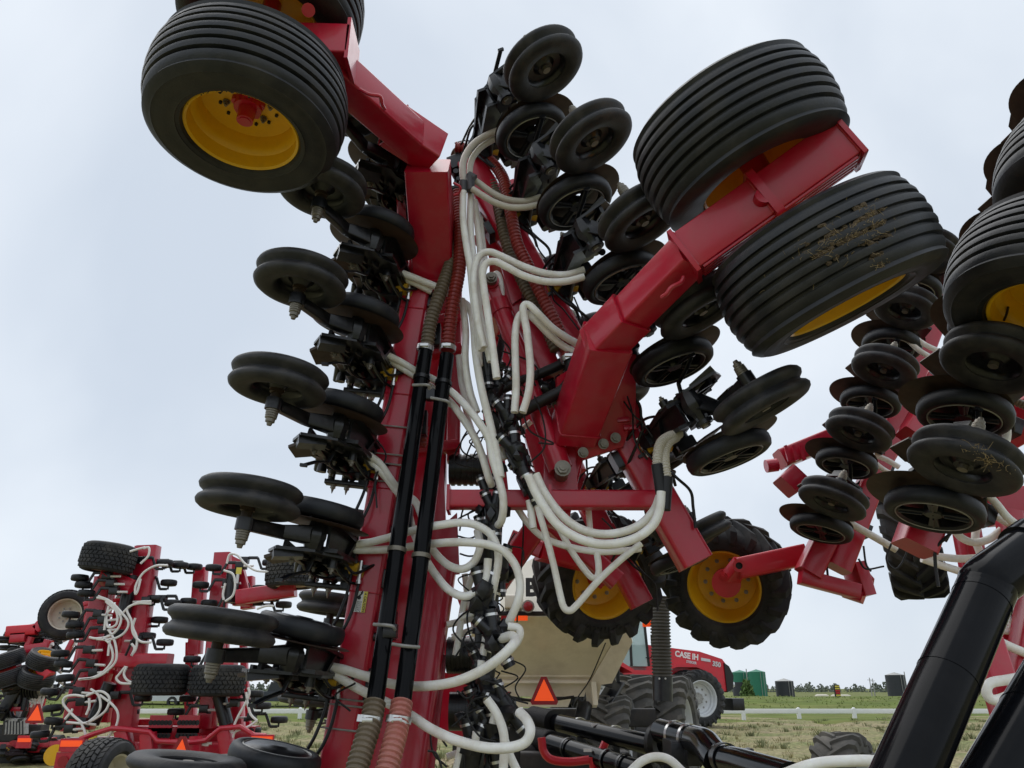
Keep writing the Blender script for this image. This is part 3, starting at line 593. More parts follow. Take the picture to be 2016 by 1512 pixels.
# ---- lugged tractor tyre, axis local z
def make_lugged(name, R, Wd, rimr, rimm, hubm, nl=20, rub=RUBT, lug_h=.045, texts=True, dish=1, width_scale=1.0, bolts=True):
    h = Wd / 2; base = R - lug_h
    p = [(-h * .72, rimr * 1.0), (-h * .95, rimr * 1.12), (-h * 1.0, (rimr + base) * .52), (-h * .95, base * .90), (-h * .78, base * .965), (-h * .4, base * .995), (0, base), (h * .4, base * .995), (h * .78, base * .965), (h * .95, base * .90), (h * 1.0, (rimr + base) * .52), (h * .95, rimr * 1.12), (h * .72, rimr * 1.0)]
    m = MB().lathe(p, n=72)
    pitch = 2 * math.pi / nl
    for sgn in (-1, 1):
        for k in range(nl):
            t0 = pitch * (k + (.5 if sgn > 0 else 0)); rings = []
            for u, rb, lh, ww in ((-.06, base - .005, lug_h, .25), (.25, base - .008, lug_h, .27), (.55, base * .985 - .005, lug_h * 1.05, .31), (.82, base * .955 - .005, lug_h * 1.35, .36), (1.0, base * .90 - .01, lug_h * 1.25, .40), (1.03, base * .84, lug_h * .9, .36), (1.035, base * .78, lug_h * .3, .3)):
                th = t0 + pitch * 1.15 * max(0, u) ** .9 * 1.0; a = sgn * u * h * (1.0 if u < 1 else .985); w2 = ww * pitch / 2
                rings.append([(math.cos(th + s_ * w2 * f) * r_, math.sin(th + s_ * w2 * f) * r_, a + (sgn * .012 * (1 if u > .9 else 0) if r_ > rb else 0)) for s_, r_, f in ((-1, rb, 1.25), (1, rb, 1.25), (1, rb + lh, .8), (-1, rb + lh, .8))])
            m.loft(rings)
    main = m.build(name, rub, None, 34); subs = []
    d = -1 * dish
    rim = [(d * h * .72, rimr * 1.02), (d * h * .80, rimr * 1.05), (d * h * .82, rimr * 1.0), (d * h * .74, rimr * .95), (d * h * .35, rimr * .93), (d * h * .25, rimr * .86), (-d * h * .05, rimr * .84), (-d * h * .15, rimr * .7), (-d * h * .1, rimr * .35), (-d * h * .05, rimr * .3), (-d * h * .05, .001)]
    mm = MB().lathe(rim, n=56); mm.lathe([(-d * h * .72, rimr * 1.02), (-d * h * .80, rimr * 1.05), (-d * h * .74, rimr * .95), (-d * h * .1, rimr * .84)], n=56)
    subs.append(mm.build('rim', rimm, main, 45))
    mm = MB().cyl((0, 0, -d * h * .05), (0, 0, d * h * .12), rimr * .34, rimr * .30, n=24)
    for k in range(8):
        t = 2 * math.pi * k / 8; mm.cyl((rimr * .27 * math.cos(t), rimr * .27 * math.sin(t), d * h * .1), (rimr * .27 * math.cos(t), rimr * .27 * math.sin(t), d * h * .18), rimr * .055, n=8)
    subs.append(mm.build('hub', hubm, main))
    if bolts:
        mm = MB()
        for k in range(10): t = 2 * math.pi * (k + .5) / 10; mm.bolt((rimr * .62 * math.cos(t), rimr * .62 * math.sin(t), -d * h * .13), (0, 0, d), rimr * .045, rimr * .04, .006)
        subs.append(mm.build('rim_bolts', GREY, main, 38, 'stuff'))
    if texts:
        sub = []
        for body, st, sz in (('OPTITRAC', 150, .065), ('GOODYEAR', 20, .075), ('DT818', 250, .055), ('540/65R24', 320, .055)):
            o_ = ring_text('sidewall_lettering', body, (rimr * 1.12 + base * .9) / 2 - .03, h * 1.0 + .001, st, sz, INK)
            # letters face local -z: turn about x
            o_.data.transform(Matrix.Rotation(math.pi, 4, 'X')); o_.parent = main; subs.append(o_)
    return proto(main, subs)
LUGGED = make_lugged('lugged_wheel', .60, .48, .325, YEL, REDB, nl=18, lug_h=.058)
def wheel_M(c, axis, spin=0.0, hint=(0, 0, 1)):
    """local -z (dish side) looks along +axis"""
    a, u, v = frame(-V(axis), hint); c_, s_ = math.cos(spin), math.sin(spin)
    return mat4(c, u * c_ + v * s_, -u * s_ + v * c_, a)

# ---- block tread wheel (far drill)
def make_block(R=.48, Wd=.52, rimm=RIMW):
    h = Wd / 2
    m = MB().lathe([(-h * .8, .29), (-h * .98, .33), (-h, .38), (-h * .92, .43), (-h * .75, R - .022), (0, R - .015), (h * .75, R - .022), (h * .92, .43), (h, .38), (h * .98, .33), (h * .8, .29)], n=56)
    for r_ in range(6):
        a = -h * .82 + (r_ + .5) * h * 1.64 / 6
        for k in range(34):
            t = 2 * math.pi * (k + .5 * (r_ % 2)) / 34; d = V(math.cos(t), math.sin(t), 0); e = V(-math.sin(t), math.cos(t), 0); sk = .55 if r_ % 2 else -.55
            zz = nrm(V(0, 0, 1) + e * sk)
            rr = R - .008 - (.018 if r_ in (0, 5) else 0)
            m.box(d * rr + V(0, 0, a), (.03, .068, h * 1.64 / 6 * .86), (d, e, zz), bev=.006)
    main = m.build('block_tread_wheel', RUBT, None, 32)
    mm = MB().lathe([(-h * .8, .295), (-h * .86, .30), (-h * .8, .28), (-h * .4, .262), (-h * .1, .255), (0, .2), (0, .001)], n=40); mm.lathe([(h * .8, .295), (h * .86, .30), (h * .8, .28), (h * .4, .262), (h * .1, .255), (h * .02, .2), (h * .02, .001)], n=40)
    subs = [mm.build('rim', rimm, main)]
    mm = MB().cyl((0, 0, -.08), (0, 0, .14), .07, n=16)
    for k in range(8):
        t = 2 * math.pi * k / 8; mm.cyl((.13 * math.cos(t), .13 * math.sin(t), -.03), (.13 * math.cos(t), .13 * math.sin(t), .05), .018, n=8)
    subs.append(mm.build('hub', GREY, main))
    return proto(main, subs)
BLOCK = make_block()

# ================================================================== NEAR SEED DRILL (two folded wings)
TY = 4.62                                    # rear rank toolbar distance; front rank 2.1 m further on
drill = thing('seed_drill', 'large red seed drill with both wings folded up, white seed hoses in the middle', 'seed drill', (0, 5.2, 0), 'red seed drills')
LU, LD = V(math.sin(math.radians(6)), 0, math.cos(math.radians(6))), V(-math.cos(math.radians(6)), 0, math.sin(math.radians(6)))
RU, RD = V(-math.sin(math.radians(26)), 0, math.cos(math.radians(26))), V(math.cos(math.radians(26)), 0, math.sin(math.radians(26)))
FW = V(0, 1, 0); SPC = .61
LP0 = V(-1.340, 3.70, 1.562); RP0 = V(1.264, 3.65, 2.651)
LT0 = LP0 + FW * .92 - LD * .465; RT0 = RP0 + FW * .92 - RD * .465
def P(m, name, ma=None, sm=38, par=None): return m.build(name, ma or RED, par or drill, sm)
def jm(s=.012): return Matrix.Rotation(random.uniform(-s, s), 4, 'X') @ Matrix.Rotation(random.uniform(-s, s), 4, 'Y')
for k in range(-1, 6): instance(OPENER, drill, mat4(LT0 + LU * SPC * k, FW, -LU, LD) @ jm())
for k in range(-1, 5): instance(OPENER, drill, mat4(LT0 + LU * SPC * (k + .5) + FW * 2.1, FW, -LU, LD) @ jm())
for k in range(0, 5): instance(OPENER_R, drill, mat4(RT0 + RU * SPC * k, FW, RU, RD) @ jm())
for k in range(0, 5): instance(OPENER_R, drill, mat4(RT0 + RU * SPC * (k - .5) + FW * 2.1, FW, RU, RD) @ jm())
# toolbars
def bar(p0, p1, w, h=None, up=(0, 1, 0), name='toolbar', ma=None, r=None): return P(MB().beam(p0, p1, w, h, up, r), name, ma)
bar(LT0 - LU * 1.4, LT0 + LU * 3.3, .175, .19); bar(LT0 - LU * 1.4 + FW * 2.1, LT0 + LU * 3.2 + FW * 2.1, .18, .18)
bar(RT0 - RU * .52, RT0 + RU * 2.62, .19, .19); bar(RT0 - RU * .55 + FW * 2.1, RT0 + RU * 2.62 + FW * 2.1, .19, .19)
# fore and aft members of both wings
for s_ in (.35, 1.55, 2.75): bar(LT0 + LU * s_ + FW * .1, LT0 + LU * s_ + FW * 2.0, .12, .15, (0, 0, 1), 'fore_and_aft_tube')
for s_ in (.9, 2.2): bar(RT0 + RU * s_ + FW * .1, RT0 + RU * s_ + FW * 2.0, .12, .15, (0, 0, 1), 'fore_and_aft_tube')
# weld plates and U-bolt straps around the left toolbar
def strap(c, ax, w, ma=BLK):
    a, u, v = frame(ax, (0, 1, 0)); pts = [c + u * w + v * w, c - u * w + v * w, c - u * w - v * w, c + u * w - v * w, c + u * w + v * w]
    return MB().tube(pts, .006, n=6, sm=0)
for s_ in (-.42, -.30, -.27, -.12, .95, 1.06, 1.12, 1.30): P(strap(LT0 + LU * s_, LU, .109), 'u_bolt', GREY)
# main wing beam with post, gusset plates between the pipes
def pbar(a, b, w, h, name, ma=None, up=(0, 1, 0), r=None, w1=None, h1=None): return P(MB().beam(at(*a), at(*b), w, h, up, r, w1=w1, h1=h1), name, ma)
pbar((868, 1115, 4.95), (800, 1560, 4.75), .19, .24, 'wing_beam', r=.05)
pbar((846, 1040, 5.1), (868, 470, 5.1), .20, .16, 'wing_post')
pbar((893, 910, 5.0), (898, 540, 5.0), .085, .10, 'hose_post')
P(MB().plate([at(845, 1060, 4.9), at(900, 1010, 4.9), at(905, 1130, 4.9), at(868, 1135, 4.9), at(835, 1120, 4.9)], .03), 'gusset_plate')
P(MB().plate([at(690, 1290, 4.98), at(880, 1290, 4.98), at(850, 1560, 4.9), at(640, 1560, 4.9)], .03), 'back_plate')
P(MB().plate([at(735, 1160, 5.0), at(800, 1080, 5.0), at(850, 1080, 5.0), at(830, 1300, 5.0), at(720, 1300, 5.0)], .03), 'back_plate')
P(MB().plate([at(770, 850, 5.05), at(870, 780, 5.05), at(880, 1090, 5.0), at(790, 1100, 5.0)], .03), 'back_plate')
pbar((725, 1180, 4.8), (790, 1075, 4.9), .05, .06, 'brace')
for yy, x0, x1 in ((1010, 735, 830), (890, 760, 900), (700, 780, 905), (640, 800, 900), (570, 790, 870)): pbar((x0, yy + 4, 4.78), (x1, yy - 12, 4.95), .07, .10, 'cross_tube')
pbar((830, 560, 5.0), (820, 330, 5.1), .14, .10, 'upper_post'); pbar((806, 600, 4.9), (838, 380, 4.9), .05, .08, 'upper_brace')
# long horizontal tube in the middle with end flanges
pbar((884, 984, 4.45), (1296, 985, 4.45), .105, .105, 'cross_tube', up=(0, 0, 1))
for x_ in (884, 1082): P(MB().box(at(x_, 984, 4.45), (.018, .15, .15)), 'flange_plate')
pbar((1100, 1015, 4.6), (1140, 850, 4.6), .13, .14, 'pin_plate_post'); P(MB().plate([at(1072, 885, 4.5), at(1132, 885, 4.5), at(1140, 1000, 4.5), at(1070, 1000, 4.5)], .02), 'pin_plate')
pbar((1078, 1020, 4.6), (1160, 1060, 4.9), .08, .08, 'brace')
# centre frame behind: diagonals and upright masts
pbar((978, 1150, 5.9), (1078, 1005, 5.6), .16, .18, 'diagonal_tube'); pbar((1050, 1000, 5.9), (1215, 1145, 5.9), .14, .16, 'diagonal_tube')
pbar((940, 560, 5.6), (985, 980, 5.6), .13, .13, 'mast_tube'); pbar((1010, 720, 5.5), (1090, 1000, 5.5), .13, .13, 'mast_tube'); pbar((905, 1190, 5.6), (965, 1165, 5.6), .12, .2, 'frame_block'); pbar((880, 1300, 5.7), (930, 1290, 5.7), .25, .3, 'frame_block'); pbar((870, 1450, 5.7), (900, 1330, 5.7), .3, .2, 'frame_block')
# wing tip boxes of the right wing near the decal
for a_, b_, w_ in (((930, 400, 4.85), (1020, 370, 4.9), .03), ((940, 485, 4.85), (1030, 440, 4.9), .03)): pbar(a_, b_, .17, w_, 'rib_plate')
P(MB().plate([at(945, 395, 4.75), at(985, 385, 4.75), at(1000, 500, 4.75), at(962, 505, 4.75)], .02), 'web_plate'); P(MB().plate([at(985, 520, 4.6), at(1020, 500, 4.6), at(1052, 570, 4.6), at(1008, 600, 4.6)], .02), 'web_plate')
pbar((1000, 555, 4.7), (1088, 740, 4.55), .14, .1, 'cylinder_cradle')
dec = MB().plate([at(944, 415, 4.60), at(956, 410, 4.60), at(972, 455, 4.60), at(948, 462, 4.60)], .004); dlab = P(dec, 'safety_decal', LABELW)
P(MB().plate([at(950, 457, 4.592), at(971, 450, 4.592), at(972, 455, 4.592), at(950, 462, 4.592)], .003), 'decal_band', SMVR, par=dlab)
P(MB().tube([at(947, 418, 4.59), at(953, 428, 4.59), at(949, 434, 4.59)], .005, n=6).tube([at(952, 432, 4.59), at(957, 440, 4.59)], .005, n=6), 'decal_mark', INK, par=dlab)
# hydraulic fold cylinder
cy0, cy1 = at(968, 560, 4.45), at(1106, 930, 4.42); ca = nrm(cy1 - cy0)
P(MB().cyl(cy0 + ca * .16, cy1 - ca * .05, .058, n=24).cyl(cy0 + ca * .13, cy0 + ca * .22, .066, n=24).cyl(cy1 - ca * .16, cy1 - ca * .02, .072, n=24), 'fold_cylinder')
cp = P(MB().beam(cy0 - ca * .05, cy0 + ca * .14, .075, .06, (0, 1, 0)).cyl(cy0 + V(0, -.05, 0), cy0 + V(0, .05, 0), .05, n=18), 'cylinder_clevis')
for c_, r_ in ((cy0, .03), (cy1, .036)): P(MB().cyl(c_ + V(0, -.09, 0), c_ + V(0, .09, 0), r_ * 1.15, n=18).bolt(c_ + V(0, -.09, 0), (0, -1, 0), r_, .02, .01), 'pivot_pin', STEEL)
cy2, cy3 = at(1012, 640, 5.0), at(1140, 930, 4.9); P(MB().cyl(cy2, cy3, .05, n=20), 'fold_cylinder')
# ---- left gauge wheel arm
GLc, GLa = V(-1.388, 3.226, 4.165), nrm((.037, .053, .998))
GL2 = GLc + GLa * .76
instance(RIBBED, drill, wheel_M(GLc, -GLa, .3)); instance(RIBBED, drill, wheel_M(GL2, GLa, 1.2))
GM_ = GLc + GLa * .38
gD = nrm((-1, 0, .04)); bx0 = GM_ - gD * .50; bx1 = GM_ + gD * .45
P(MB().beam(bx0, bx1, .20, .24, (0, 1, 0), r=.012), 'axle_box')
P(MB().plate([bx0 + V(0, -.12, -.14), bx0 + V(0, .12, -.14), bx0 + V(0, .12, .14), bx0 + V(0, -.12, .14)], .02), 'end_plate')
P(MB().beam(GM_ - gD * .12 - GLa * .15, GM_ - gD * .16 - GLa * .15, .30, .05, (0, 1, 0)).cyl(at(607, 20, 3.02) , at(607, 20, 3.1), .035, n=14), 'lug_plate')
el = at(848, 292, 3.95)
P(MB().beam(GM_ - gD * .36 + V(0, .02, -.05), el + V(-.05, 0, 0), .19, .19, (0, 0, 1), r=.015), 'wheel_arm')
P(MB().beam(el + V(-.22, -.14, .06), el + V(.03, .03, -.02), .215, .215, (0, 0, 1), r=.012), 'arm_elbow')
el2 = at(858, 575, 4.72)
P(MB().beam(el + V(-.02, .06, -.085), el2, .27, .27, (0, 0, 1), r=.015), 'wheel_leg')
P(MB().plate([at(795, 355, 4.35), at(803, 520, 4.5), at(788, 545, 4.5), at(780, 350, 4.3)], .012), 'edge_flange')
P(MB().tube([at(708, 176, 3.3), at(728, 186, 3.3), at(748, 190, 3.32), at(752, 205, 3.36), at(757, 214, 3.42)], .011, n=8), 'grab_handle')
P(MB().tube([at(893, 360, 3.95), at(906, 368, 3.95), at(903, 380, 3.98), at(893, 384, 3.98)], .008, n=8), 'grab_handle')
# ---- right gauge wheel arm
GRc, GRa = V(1.13, 3.14, 3.835), nrm((-.43, -.06, .90))
GR2 = V(1.485, 3.20, 3.15)
GRa = nrm(GRc - GR2 + V(.04, -.02, 0))
instance(RIBBED, drill, wheel_M(GRc, GRa, .1)); MUDW = instance(RIBBED, drill, wheel_M(GR2, -GRa, .8))
gm = (GRc + GR2) / 2; gD = nrm(at(1665, 285, 2.95) - at(1352, 500, 3.25))
q0, q1 = at(1352, 503, 3.25), at(1660, 283, 2.95); qm = q0 + (q1 - q0) * .50
P(MB().beam(q0, qm, .19, .21, GRa, r=.006), 'axle_box'); P(MB().beam(qm, q1, .19, .21, GRa, r=.006), 'axle_box')
a_, u_, v_ = frame(q1 - q0, GRa)
P(MB().beam(qm - a_ * .02, qm + a_ * .02, .25, .27, GRa, r=.02), 'joint_flange'); P(MB().beam(q1 - a_ * .0, q1 + a_ * .022, .23, .25, GRa, r=.004), 'end_plate'); P(MB().beam(q0 - a_ * .022, q0, .23, .25, GRa, r=.004), 'end_plate')
P(MB().cyl(qm - a_ * .06 - v_ * .02 - V(0, .13, 0), qm - a_ * .06 - v_ * .02 - V(0, .09, 0), .04, n=16), 'lug_eye')
P(MB().cyl(gm + GRa * .5, gm - GRa * .5, .06, n=18), 'axle')
for k_ in range(4): P(MB().beam(q0 + a_ * .02 - v_ * .112 + u_ * (-.07 + .045 * k_), q1 - a_ * .02 - v_ * .112 + u_ * (-.07 + .045 * k_), .03, .016, GRa, r=.004), 'leaf_plate')
er = at(1205, 655, 3.72)
P(MB().beam(q0 + a_ * .02, er, .175, .175, (0, 0, 1), r=.014), 'wheel_arm')
P(MB().beam(er + nrm(q0 - er) * .16, er - nrm(q0 - er) * .13, .20, .20, (0, 0, 1), r=.012), 'arm_elbow')
lg = at(1128, 850, 4.42)
P(MB().beam(er - nrm(q0 - er) * .04, lg, .24, .24, (0, 0, 1), r=.015), 'wheel_leg')
P(MB().tube([at(1303, 585, 3.3), at(1312, 579, 3.27), at(1322, 566, 3.25), at(1340, 556, 3.25), at(1346, 545, 3.25)], .011, n=8), 'grab_handle')
P(MB().plate([at(1095, 745, 4.3), at(1165, 700, 4.2), at(1250, 700, 4.3), at(1250, 800, 4.4), at(1226, 880, 4.45), at(1150, 905, 4.45), at(1098, 840, 4.4)], .03, n=(.25, -1, .1)), 'bolt_plate')
P(MB().plate([at(1215, 780, 4.5), at(1245, 780, 4.5), at(1290, 895, 4.6), at(1255, 920, 4.6)], .14), 'wing_bracket')
for q_ in ((1148, 891), (1188, 874), (1212, 862), (1097, 796)): P(MB().bolt(at(q_[0], q_[1], 4.38), (.1, -1, -.1), .024, .018, .004), 'plate_bolt', STEEL)
P(MB().beam(at(1215, 828, 4.4), at(1238, 826, 4.4), .03, .03), 'stop_block'); P(MB().beam(at(1228, 843, 4.4), at(1252, 841, 4.4), .03, .03), 'stop_block')
def weld(c, ax, w, h, up, r=.006):
    a, u, v = frame(ax, up); q = [c + u * w / 2 + v * h / 2, c - u * w / 2 + v * h / 2, c - u * w / 2 - v * h / 2, c + u * w / 2 - v * h / 2, c + u * w / 2 + v * h / 2]
    P(MB().tube(resample(q, .02), r, n=6, sm=0, radii=[r * (1 + .25 * math.sin(i * 2.1)) for i in range(len(resample(q, .02)))]), 'weld_bead')
ad = nrm(q0 - er); weld(er + ad * .16, ad, .178, .178, (0, 0, 1)); weld(er + ad * .165, ad, .2, .2, (0, 0, 1), .004)
a2 = nrm((GM_ - V(-1, 0, .04) * .36) - el); weld(el + V(-.22, -.14, .06), a2, .215, .215, (0, 0, 1)); weld(qm + a_ * .022, a_, .195, .215, GRa); weld(qm - a_ * .022, a_, .195, .215, GRa); weld(q1 - a_ * .002, a_, .195, .215, GRa, .005); weld(q0 + a_ * .002, a_, .195, .215, GRa, .005)
weld(lg + (er - lg) * .12, er - lg, .245, .245, (0, 0, 1), .005); weld(el2 + (el - el2) * .15, el - el2, .285, .285, (0, 0, 1), .005)
for k_ in range(5): weld(LT0 + LU * (SPC * k_ + .30), LU, .18, .195, (0, 1, 0), .004)
# ---- lugged castor wheel at the front of the right wing
LWc = V(.797, 7.237, 2.262); LWa = nrm((.30, -.84, -.40))
instance(LUGGED, drill, wheel_M(LWc, LWa, .6))
P(MB().beam(at(1062, 1082, 6.6), at(1182, 1112, 6.85), .16, .17, (0, 0, 1), r=.02), 'castor_arm', REDB); P(MB().cyl(at(1182, 1112, 6.8), LWc, .07, n=16), 'castor_spindle', REDB)
P(MB().beam(at(1010, 1060, 6.7), at(1070, 1085, 6.6), .14, .14, (0, 0, 1)), 'castor_bracket')
# front rank stub ends
pbar((1190, 1040, 6.67), (1238, 1140, 6.67), .18, .18, 'toolbar_end')

# ---- straight black air pipes
for a_, b_ in (((838, 690, 4.42), (737, 1392, 4.18)), ((880, 700, 4.42), (791, 1392, 4.18))):
    p = P(MB().cyl(at(*a_), at(*b_), .0455, n=28), 'air_pipe', BLKG)
    d = nrm(at(*b_) - at(*a_))
    for t_ in (.20, 1.28):
        c_ = at(*a_) + d * t_; P(MB().lathe([(-.012, .0475), (-.012, .053), (.012, .053), (.012, .0475)], c_, d, n=26), 'pipe_clamp', BLK if t_ < 1 else STEEL, par=p)
P(MB().box(at(769, 1243, 4.2), (.07, .07, .07), bev=.006), 'pipe_spacer', BLK); P(MB().box(at(848, 778, 4.38), (.05, .05, .07), bev=.006), 'pipe_spacer', BLK)
for a_, b_, c_ in (((735, 1229), (770, 1232), (778, 1240)), ((772, 1268), (800, 1272), (826, 1274)), ((812, 758), (842, 758), (846, 766)), ((848, 783), (880, 790), (886, 800))): P(MB().tube([at(*a_, 4.13), at(*b_, 4.11), at(*c_, 4.14)], .009, n=8), 'u_bolt', GREY)
# ---- ribbed main air hoses
def ribbed(pts, r, ma, name='ribbed_hose', pitch=.026, amp=.09): return P(MB().corr([at(*p) for p in pts], r, pitch, amp), name, ma, 20)
def clamp(px, py, Y, d, r, ma=STEELB):
    d = nrm(d); m = MB().lathe([(-.016, r), (-.016, r + .006), (.016, r + .006), (.016, r)], at(px, py, Y), d, n=24); a, u, v = frame(d)
    q = at(px, py, Y) - V(0, r + .008, 0); m.box(q, (.05, .016, .022), bev=.003); return P(m, 'hose_clamp', ma)
ribbed([(897, 290, 4.5), (924, 293, 4.5), (949, 303, 4.5), (974, 326, 4.45), (991, 352, 4.4), (1000, 391, 4.35), (1008, 432, 4.3), (1019, 481, 4.3), (1038, 520, 4.3), (1060, 569, 4.3), (1087, 623, 4.3), (1106, 664, 4.3), (1120, 704, 4.3)], .037, HOSER)
ribbed([(893, 300, 4.58), (915, 312, 4.58), (940, 326, 4.56), (962, 348, 4.52), (975, 375, 4.5), (982, 410, 4.46), (992, 460, 4.44), (1004, 500, 4.44), (1024, 545, 4.44), (1050, 596, 4.44), (1075, 645, 4.44), (1095, 690, 4.44)], .036, HOSET)
ribbed([(901, 380, 4.5), (904, 430, 4.45), (906, 480, 4.4), (904, 530, 4.38), (895, 580, 4.38), (887, 630, 4.4), (881, 690, 4.42)], .041, HOSER)
ribbed([(898, 440, 4.55), (895, 490, 4.46), (880, 540, 4.42), (862, 590, 4.40), (848, 635, 4.41), (839, 690, 4.42)], .041, HOSET)
ribbed([(738, 1384, 4.18), (729, 1427, 4.12), (714, 1475, 4.05), (690, 1560, 3.95)], .052, HOSET); ribbed([(791, 1384, 4.18), (784, 1427, 4.12), (774, 1468, 4.05), (750, 1560, 3.95)], .052, HOSEP)
clamp(837, 686, 4.42, (.1, 0, .9), .048); clamp(881, 686, 4.42, (.06, 0, .9), .048); clamp(728, 1417, 4.14, (.1, .1, .9), .058); clamp(785, 1417, 4.14, (.1, .1, .9), .058); clamp(1119, 706, 4.3, (-.3, 0, .9), .044)
ribbed([(822, 640, 4.75), (826, 600, 4.75), (845, 588, 4.75), (866, 598, 4.75)], .05, HOSEK, 'black_ribbed_hose'); ribbed([(815, 720, 4.72), (812, 790, 4.7), (808, 870, 4.7)], .03, HOSET); ribbed([(834, 840, 4.7), (830, 880, 4.7)], .03, HOSER)
# black elbow below the red hose and twisted black tube
P(MB().tube([at(1121, 704, 4.3), at(1124, 735, 4.3), at(1112, 764, 4.3), at(1084, 781, 4.3), at(1052, 797, 4.3), at(1015, 818, 4.3)], .036, n=16), 'black_elbow', HOSEK)
P(MB().tube([at(1118, 712, 4.4), at(1095, 722, 4.4), at(1060, 737, 4.4), at(1020, 752, 4.4), at(980, 770, 4.4)], .032, n=14), 'black_elbow', HOSEK)
# ---- white seed hoses
def hose(pts, Y=4.25, r=.0225, ma=HOSE, name='seed_hose'):
    q = [at(p[0], p[1], p[2] if len(p) > 2 else Y) for p in pts]; return P(MB().tube(q, r, n=14, sm=7), name, ma)
hose([(912, 377), (912, 432), (919, 487), (926, 528), (933, 596), (941, 637), (949, 690)], 4.15)
hose([(927, 372), (926, 440), (931, 500), (937, 560), (945, 620), (957, 672), (966, 712)], 4.22)
hose([(934, 395), (941, 450), (946, 500), (946, 560), (940, 640), (944, 720)], 4.3); hose([(944, 430), (950, 480), (955, 520)], 4.36)
hose([(1150, 531), (1114, 541), (1073, 538), (1032, 525), (991, 506), (964, 496), (945, 503), (935, 525), (933, 558), (937, 596), (944, 645), (953, 684)], 4.12)
hose([(1150, 545), (1114, 554), (1073, 554), (1032, 543), (997, 525), (975, 515), (957, 519), (950, 539), (953, 569), (961, 623), (969, 678), (978, 745)], 4.05)
hose([(1150, 684, 4.28), (1114, 664, 4.2), (1087, 645, 4.15), (1060, 618), (1044, 602), (1033, 600), (1030, 613), (1037, 650), (1043, 705), (1044, 740), (1040, 775), (1029, 812)], 4.1)
hose([(1150, 702, 4.3), (1110, 682, 4.26), (1080, 657, 4.2), (1056, 632), (1040, 618), (1026, 618), (1017, 637), (1014, 678), (1016, 760), (1013, 812)], 4.16)
hose([(968, 565), (975, 540), (983, 545), (988, 575), (987, 600)], 4.5, .02)
# tube bundle cuffs up to the top right opener
hose([(917, 372), (911, 340), (914, 312), (930, 286), (955, 268), (985, 255)], 4.2, .023, HOSEC, 'ribbed_seed_hose'); hose([(927, 366), (925, 335), (930, 312), (945, 292), (965, 278), (988, 268)], 4.25, .021, HOSEC, 'ribbed_seed_hose')
hose([(927, 350), (945, 362), (970, 380), (1000, 393), (1035, 396), (1065, 388)], 4.2, .021, HOSEC, 'ribbed_seed_hose'); hose([(930, 372), (950, 385), (975, 399), (1005, 408), (1035, 408), (1058, 403)], 4.15, .021, HOSEC, 'ribbed_seed_hose')
for a_, b_ in (((912, 358), (912, 378)), ((925, 345), (927, 376)), ((922, 345), (935, 352))): P(MB().cyl(at(*a_, 4.16), at(*b_, 4.16), .028, n=16), 'rubber_cuff', mat('grey_cuff', (.06, .06, .065), .5))
# from the left openers
hose([(734, 514, 4.36), (760, 526, 4.40), (800, 541, 4.42), (830, 553, 4.46), (862, 566, 4.48), (900, 588, 4.50), (924, 606, 4.5), (932, 640, 4.4), (937, 700, 4.3), (948, 765, 4.25), (964, 830, 4.25), (977, 888, 4.25), (986, 940, 4.25)], r=.024)
hose([(738, 522, 4.40), (764, 534, 4.44), (805, 552, 4.47), (850, 574, 4.52)], r=.023)
hose([(910, 590, 4.5), (917, 650, 4.45), (916, 710, 4.4), (925, 769, 4.4), (939, 812, 4.4)]); hose([(903, 700, 4.55), (910, 760, 4.55), (925, 800, 4.5)], r=.02)
hose([(724, 681, 4.36), (750, 693, 4.40), (790, 713, 4.46), (820, 731, 4.50), (856, 748, 4.50), (890, 772, 4.4), (918, 800, 4.3), (943, 832, 4.25), (962, 864, 4.25), (970, 905, 4.25), (984, 950, 4.25), (991, 985, 4.25), (988, 1022, 4.3), (978, 1036, 4.4)])
hose([(728, 688, 4.41), (754, 700, 4.45), (800, 730, 4.50), (850, 762, 4.55), (885, 790, 4.45), (912, 825, 4.4), (935, 862, 4.35), (950, 900, 4.35), (962, 940, 4.35), (968, 955, 4.4)])
hose([(686, 876, 4.36), (712, 888, 4.40), (746, 911, 4.45), (768, 942, 4.48), (788, 968, 4.55), (815, 985, 4.55), (828, 1010, 4.55), (840, 1060, 4.5), (858, 1090, 4.45), (885, 1114, 4.4), (912, 1120, 4.35), (934, 1105, 4.35), (945, 1075, 4.35), (940, 1045, 4.4)])
hose([(690, 886, 4.41), (716, 898, 4.45), (760, 940, 4.48), (800, 1000, 4.6), (815, 1050, 4.6), (838, 1100, 4.5), (858, 1132, 4.45), (882, 1160, 4.35), (912, 1174, 4.3), (940, 1164, 4.3), (957, 1140, 4.3), (961, 1100, 4.3)])
hose([(652, 1060, 4.38), (678, 1072, 4.42), (720, 1069, 4.44), (755, 1061, 4.42), (790, 1051, 4.40), (830, 1040, 4.35), (870, 1033, 4.3), (905, 1029, 4.3), (935, 1033, 4.3), (963, 1049, 4.3), (978, 1075, 4.3), (981, 1105, 4.3), (974, 1145, 4.3), (966, 1185, 4.35)])
hose([(658, 1069, 4.42), (684, 1081, 4.46), (735, 1083, 4.47), (780, 1080, 4.46), (830, 1073, 4.42), (880, 1068, 4.3), (925, 1068, 4.22), (963, 1073, 4.2), (992, 1085, 4.2), (1015, 1114, 4.2), (1024, 1152, 4.2), (1018, 1188, 4.2), (1004, 1220, 4.25), (998, 1236, 4.3)])
